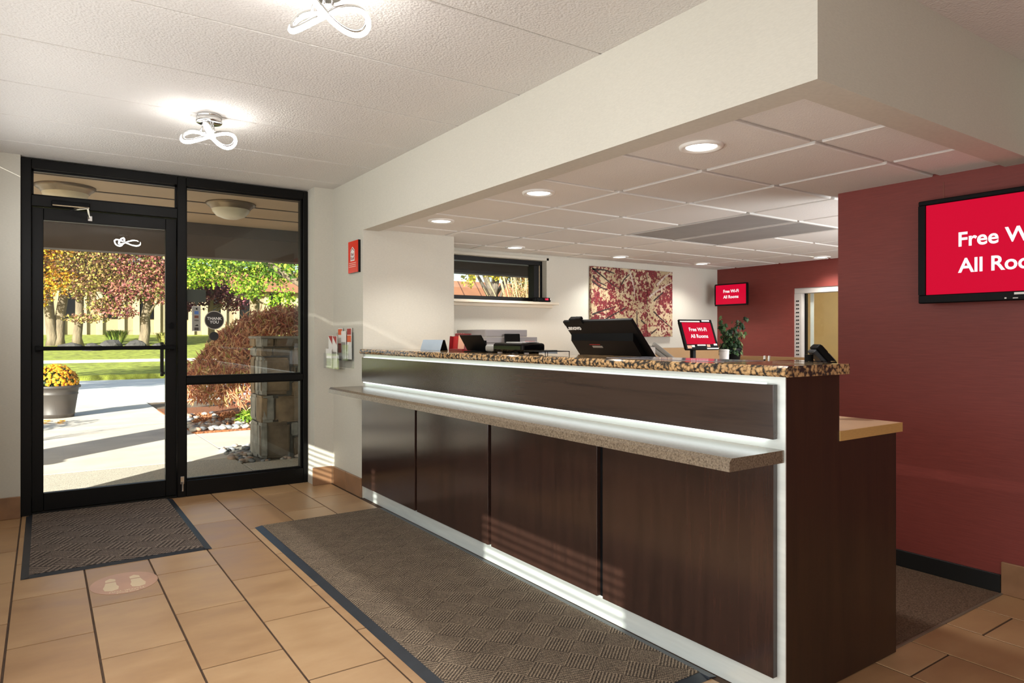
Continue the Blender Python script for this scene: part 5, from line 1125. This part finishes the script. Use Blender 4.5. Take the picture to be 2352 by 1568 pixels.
# --- planter with yellow flowers
pt_ = thing('flower_planter', 'large charcoal planter of yellow orange chrysanthemums on the walk', 'planter', (0.17, 12.6, GZ))
potm = mat('charcoal_resin', S(70, 64, 60), 0.5, var=0.06)
obj('pot', B().lathe([(0, 0), (0.235, 0), (0.240, 0.045), (0.246, 0.050), (0.246, 0.062), (0.242, 0.068), (0.282, 0.345), (0.290, 0.352), (0.290, 0.366), (0.285, 0.372), (0.296, 0.445), (0.320, 0.452), (0.326, 0.470), (0.318, 0.490), (0.290, 0.490), (0.272, 0.44), (0, 0.44)], (0.17, 12.6, GZ), 40), potm, pt_, True)
rg = random.Random(8); fl, lf_ = [], []
for _ in range(560):
    v = Vector((rg.gauss(0, 1), rg.gauss(0, 1), abs(rg.gauss(0, 1)))).normalized(); k_ = rg.uniform(0.93, 1.06)
    fl.append((Vector((0.17+v.x*0.29*k_, 12.6+v.y*0.29*k_, 0.47+v.z*0.31*k_)), v))
V, Fc = [], []
for (p, n) in fl:
    n = (n+Vector((rg.uniform(-.3, .3), rg.uniform(-.3, .3), rg.uniform(-.2, .3)))).normalized(); u = n.cross(Vector((0, 0, 1.001))).normalized(); w = n.cross(u); s = rg.uniform(0.017, 0.026); i = len(V)
    V.append(p+n*0.008)
    for k in range(8): V.append(p+(u*math.cos(k*math.pi/4)+w*math.sin(k*math.pi/4))*s)
    Fc += [(i, i+1+k, i+1+(k+1) % 8) for k in range(8)]
pyobj('flowers', V, Fc, leafmat('yellow_mum', [(0, S(196, 110, 20)), (0.4, S(240, 170, 30)), (0.8, S(252, 200, 60)), (1, S(200, 96, 24))]), pt_)['kind'] = 'stuff'
V, Fc = quad_leaves(blob_pts([(0.17, 12.6, 0.50, 0.285, .285, 0.26)], 2200, rg, 0.75), 0.045, rg, 0.6); pyobj('foliage', V, Fc, leafmat('mum_leaf', [(0, S(30, 54, 24)), (1, S(84, 116, 54))]), pt_)['kind'] = 'stuff'
bxs = thing('boxwood_shrub', 'low green shrub left of the entrance walk', 'shrub', (-1.3, 10.25, GZ))
V, Fc = quad_leaves(blob_pts([(-1.3, 10.25, 0.42, 0.5, .42, 0.42)], 1600, rg, 0.3), 0.06, rg, 0.6); pyobj('foliage', V, Fc, leafmat('boxwood_leaf', [(0, S(40, 66, 30)), (1, S(98, 126, 60))]), bxs)['kind'] = 'stuff'
obj('stems', B().tube([(-1.3, 10.25, GZ), (-1.28, 10.25, 0.5)], 0.02, 6), darkbark, bxs)
# dry twig plant at the left edge of the door glass
tw = thing('dry_twig_plant', 'dry branching twigs poking in front of the planter', 'plant', (-0.35, 9.6, GZ))
q = B(); rg = random.Random(4)
for k in range(12):
    a = Vector((-0.38+rg.uniform(-.06, .06), 9.6+rg.uniform(-.06, .06), GZ)); e_ = Vector((rg.uniform(-0.7, 0.15), 9.6+rg.uniform(-.3, .3), rg.uniform(0.3, 0.75)))
    m_ = (a+e_)*.5+Vector((-0.05, 0, 0.06)); q.tube([a, m_, e_], 0, 5, radii=[0.007, 0.005, 0.003])
    for j in range(3): f = m_+(e_-m_)*rg.random(); q.tube([f, f+Vector((rg.uniform(-.08, .08), 0, rg.uniform(.02, .08)))], 0.0025, 4)
obj('twigs', q, mat('pale_twig', S(190, 160, 124), 0.8, var=0.1), tw)['kind'] = 'stuff'
flm = leafmat('fallen_leaf', [(0, S(214, 130, 30)), (0.6, S(236, 176, 50)), (1, S(170, 80, 36))])
rg = random.Random(9)
for k, (x, y) in enumerate([(0.03, 11.72), (0.20, 11.62), (0.22, 11.86), (0.06, 11.98), (-0.10, 11.52)]):
    s = 0.07; sh = [(0, -1), (.4, -.5), (1, -.3), (.5, .1), (.6, .8), (0, .5), (-.6, .8), (-.5, .1), (-1, -.3), (-.4, -.5)]; a = rg.uniform(0, 6)
    v = [Vector((x+s*(p[0]*math.cos(a)-p[1]*math.sin(a)), y+s*(p[0]*math.sin(a)+p[1]*math.cos(a)), GZ+0.012+0.012*abs(p[0]))) for p in sh]+[Vector((x, y, GZ+0.006))]
    tag(pyobj('fallen_leaf', v, [(j, (j+1) % 10, 10) for j in range(10)], flm), ['fallen orange leaf in the middle of the little group by the planter', 'fallen leaf on the near right of the group by the planter', 'fallen leaf on the far right of the group by the planter', 'fallen leaf closest to the foot of the planter', 'fallen leaf nearest the glass door, left of the planter'][k], 'leaf', 'fallen leaves by the planter')

# --- boulders, ornamental grass
bdm = mat('grey_boulder', S(74, 71, 68), 0.9, var=0.2, vs_=3, bump=0.8, bs=9, bdist=0.03)
for i, (x, y, r, lb) in enumerate([(1.02, 33.2, 0.42, 'low flat grey boulder beside the straight tree trunk'), (1.80, 32.6, 0.32, 'half buried grey boulder below the straight tree trunk'), (2.55, 33.2, 0.42, 'tall pointed grey boulder between two tree trunks'), (3.50, 33.0, 0.40, 'dark rounded boulder below the grass clump'), (4.45, 33.0, 0.28, 'small grey boulder beside the leaning trunk')]):
    t = tag(obj('boulder', B().blob((x*0.93, y, gz(y)+r*0.25), r, 2, 0.13, (1.15, 0.9, 0.80 if i != 0 else 0.5), random.Random(i+40)), bdm), lb, 'boulder', 'boulders under the trees')
def clump(x, y, h, n, label, seed, cols):
    rg = random.Random(seed); t = thing('grass_clump', label, 'grass', (x, y, gz(y)), 0, 'ornamental grasses by the office')
    V, Fc = [], []
    for _ in range(n):
        a = rg.uniform(0, 6.28); l = h*rg.uniform(.6, 1); b0_ = Vector((x+rg.uniform(-.2, .2), y+rg.uniform(-.2, .2), gz(y))); d = Vector((math.cos(a), math.sin(a), 0)); w = Vector((-d.y, d.x, 0))*0.011; k = rg.uniform(.3, 1.3); i = len(V)
        V += [b0_-w, b0_+w, b0_+d*l*k*.4+Vector((0, 0, l*.75))+w, b0_+d*l*k*.4+Vector((0, 0, l*.75))-w, b0_+d*l*k+Vector((0, 0, l*.8))]; Fc += [(i, i+1, i+2, i+3), (i+3, i+2, i+4)]
    pyobj('blades', V, Fc, leafmat('grass_blade', cols), t)['kind'] = 'stuff'
gc = [(0, S(70, 104, 40)), (0.6, S(132, 160, 66)), (1, S(206, 200, 120))]
clump(2.75, 36.0, 0.95, 800, 'broad green ornamental grass clump behind the boulders', 1, gc); clump(4.75, 35.5, 0.85, 600, 'yellow green grass clump right of the leaning trunk', 2, [(0, S(120, 140, 50)), (1, S(224, 214, 130))])

# --- far office building
ob = thing('office_building', 'low cream office building with narrow dark windows and a brown metal roof', 'building', (18, 46, gz(46)))
crm = mat('cream_wall_panel', S(152, 138, 108), 0.8, var=0.05, vs_=0.6); crm2 = mat('cream_pilaster', S(176, 160, 128), 0.8, var=0.04, vs_=0.6)
fb = gz(46)-0.3
obj('wall', B().box(-12, 48, 46, 52, fb, 4.3), crm, ob)
wme = bpy.data.meshes.new('window'); q = B().box(-0.36, 0.36, -0.04, 0.04, 0, 1.75); q.bm.to_mesh(wme); q.bm.free(); wme.materials.append(M['black'])
pme = bpy.data.meshes.new('pane'); q = B().box(-0.31, 0.31, -0.05, -0.041, 0.05, 1.70); q.bm.to_mesh(pme); q.bm.free(); pme.materials.append(mat('dark_window_glass', S(16, 18, 22), 0.08))
pil = bpy.data.meshes.new('pilaster'); q = B().box(-0.16, 0.16, -0.16, 0.0, fb, 4.15); q.bm.to_mesh(pil); q.bm.free(); pil.materials.append(crm2)
for k in range(-11, 18):
    x = 10.76+1.88*k
    w = inst('window', wme, ob, (x, 46.0-0.03, 2.25)); pp = bpy.data.objects.new('pane', pme); COL.objects.link(pp); pp.parent = w
    inst('pilaster', pil, ob, (x-0.55, 46, 0)); inst('pilaster', pil, ob, (x+0.55, 46, 0))
rf = obj('roof', B().prism([(45.2, 4.10), (45.2, 4.22), (46.4, 5.55), (52, 5.75), (52, 4.10)], (48.6, 0, 0), (0, 1, 0), (0, 0, 1), -61.2), mat('brown_metal_roof', S(140, 96, 70), 0.6, 0.0, var=0.06, vs_=0.8), ob)
seam = bpy.data.meshes.new('roof_seam'); q = B().prism([(45.16, 4.22), (46.38, 5.60), (46.44, 5.56), (45.24, 4.20)], (-0.03, 0, 0), (0, 1, 0), (0, 0, 1), 0.06); q.bm.transform(Matrix.Translation((0, -46, 0))); q.bm.to_mesh(seam); q.bm.free(); seam.materials.append(mat('roof_seam_metal', S(96, 66, 52), 0.5, 0.2))
for k in range(38):
    s_ = inst('roof_seam', seam, ob, (-10.5+1.55*k, 46, 0))


# ================================================================== one object for each separate piece
def split_pieces():
    for o in list(bpy.data.objects):
        if o.type != 'MESH' or o.get('kind') == 'stuff' or o.name.startswith('lettering') or o.data.users > 1: continue
        me = o.data; n = len(me.vertices)
        if n > 6000: continue
        par = list(range(n))
        def find(a):
            while par[a] != a: par[a] = par[par[a]]; a = par[a]
            return a
        for e in me.edges:
            a, b = find(e.vertices[0]), find(e.vertices[1])
            if a != b: par[a] = b
        isl = {}
        for i in range(n): isl.setdefault(find(i), []).append(i)
        if len(isl) < 2: continue
        bb = []
        for k, vs_ in isl.items():
            cs = [me.vertices[i].co for i in vs_]
            bb.append([k, [min(c[d] for c in cs)-0.003 for d in range(3)], [max(c[d] for c in cs)+0.003 for d in range(3)]])
        m = len(bb); gp = list(range(m))
        def gf(a):
            while gp[a] != a: a = gp[a]
            return a
        for i in range(m):
            for j in range(i):
                if all(bb[i][1][d] <= bb[j][2][d] and bb[j][1][d] <= bb[i][2][d] for d in range(3)):
                    a, b = gf(i), gf(j)
                    if a != b: gp[a] = b
        grp = {}
        for i in range(m): grp.setdefault(gf(i), set()).add(bb[i][0])
        if len(grp) < 2: continue
        if len(grp) > 30: o['kind'] = 'stuff'; continue
        lab = {}
        for gi, roots in enumerate(grp.values()):
            for r_ in roots: lab[r_] = gi
        base = o.name.split('.')[0]
        for gi in range(1, len(grp)):
            bm = bmesh.new(); bm.from_mesh(me); bm.verts.ensure_lookup_table()
            bmesh.ops.delete(bm, geom=[v for v in bm.verts if lab[find(v.index)] != gi], context='VERTS')
            m2 = bpy.data.meshes.new(base); bm.to_mesh(m2); bm.free()
            for mt in me.materials: m2.materials.append(mt)
            p = bpy.data.objects.new(base, m2); COL.objects.link(p); p.parent = o.parent if o.parent else o
        bm = bmesh.new(); bm.from_mesh(me); bm.verts.ensure_lookup_table()
        bmesh.ops.delete(bm, geom=[v for v in bm.verts if lab[find(v.index)] != 0], context='VERTS')
        bm.to_mesh(me); bm.free()
split_pieces()
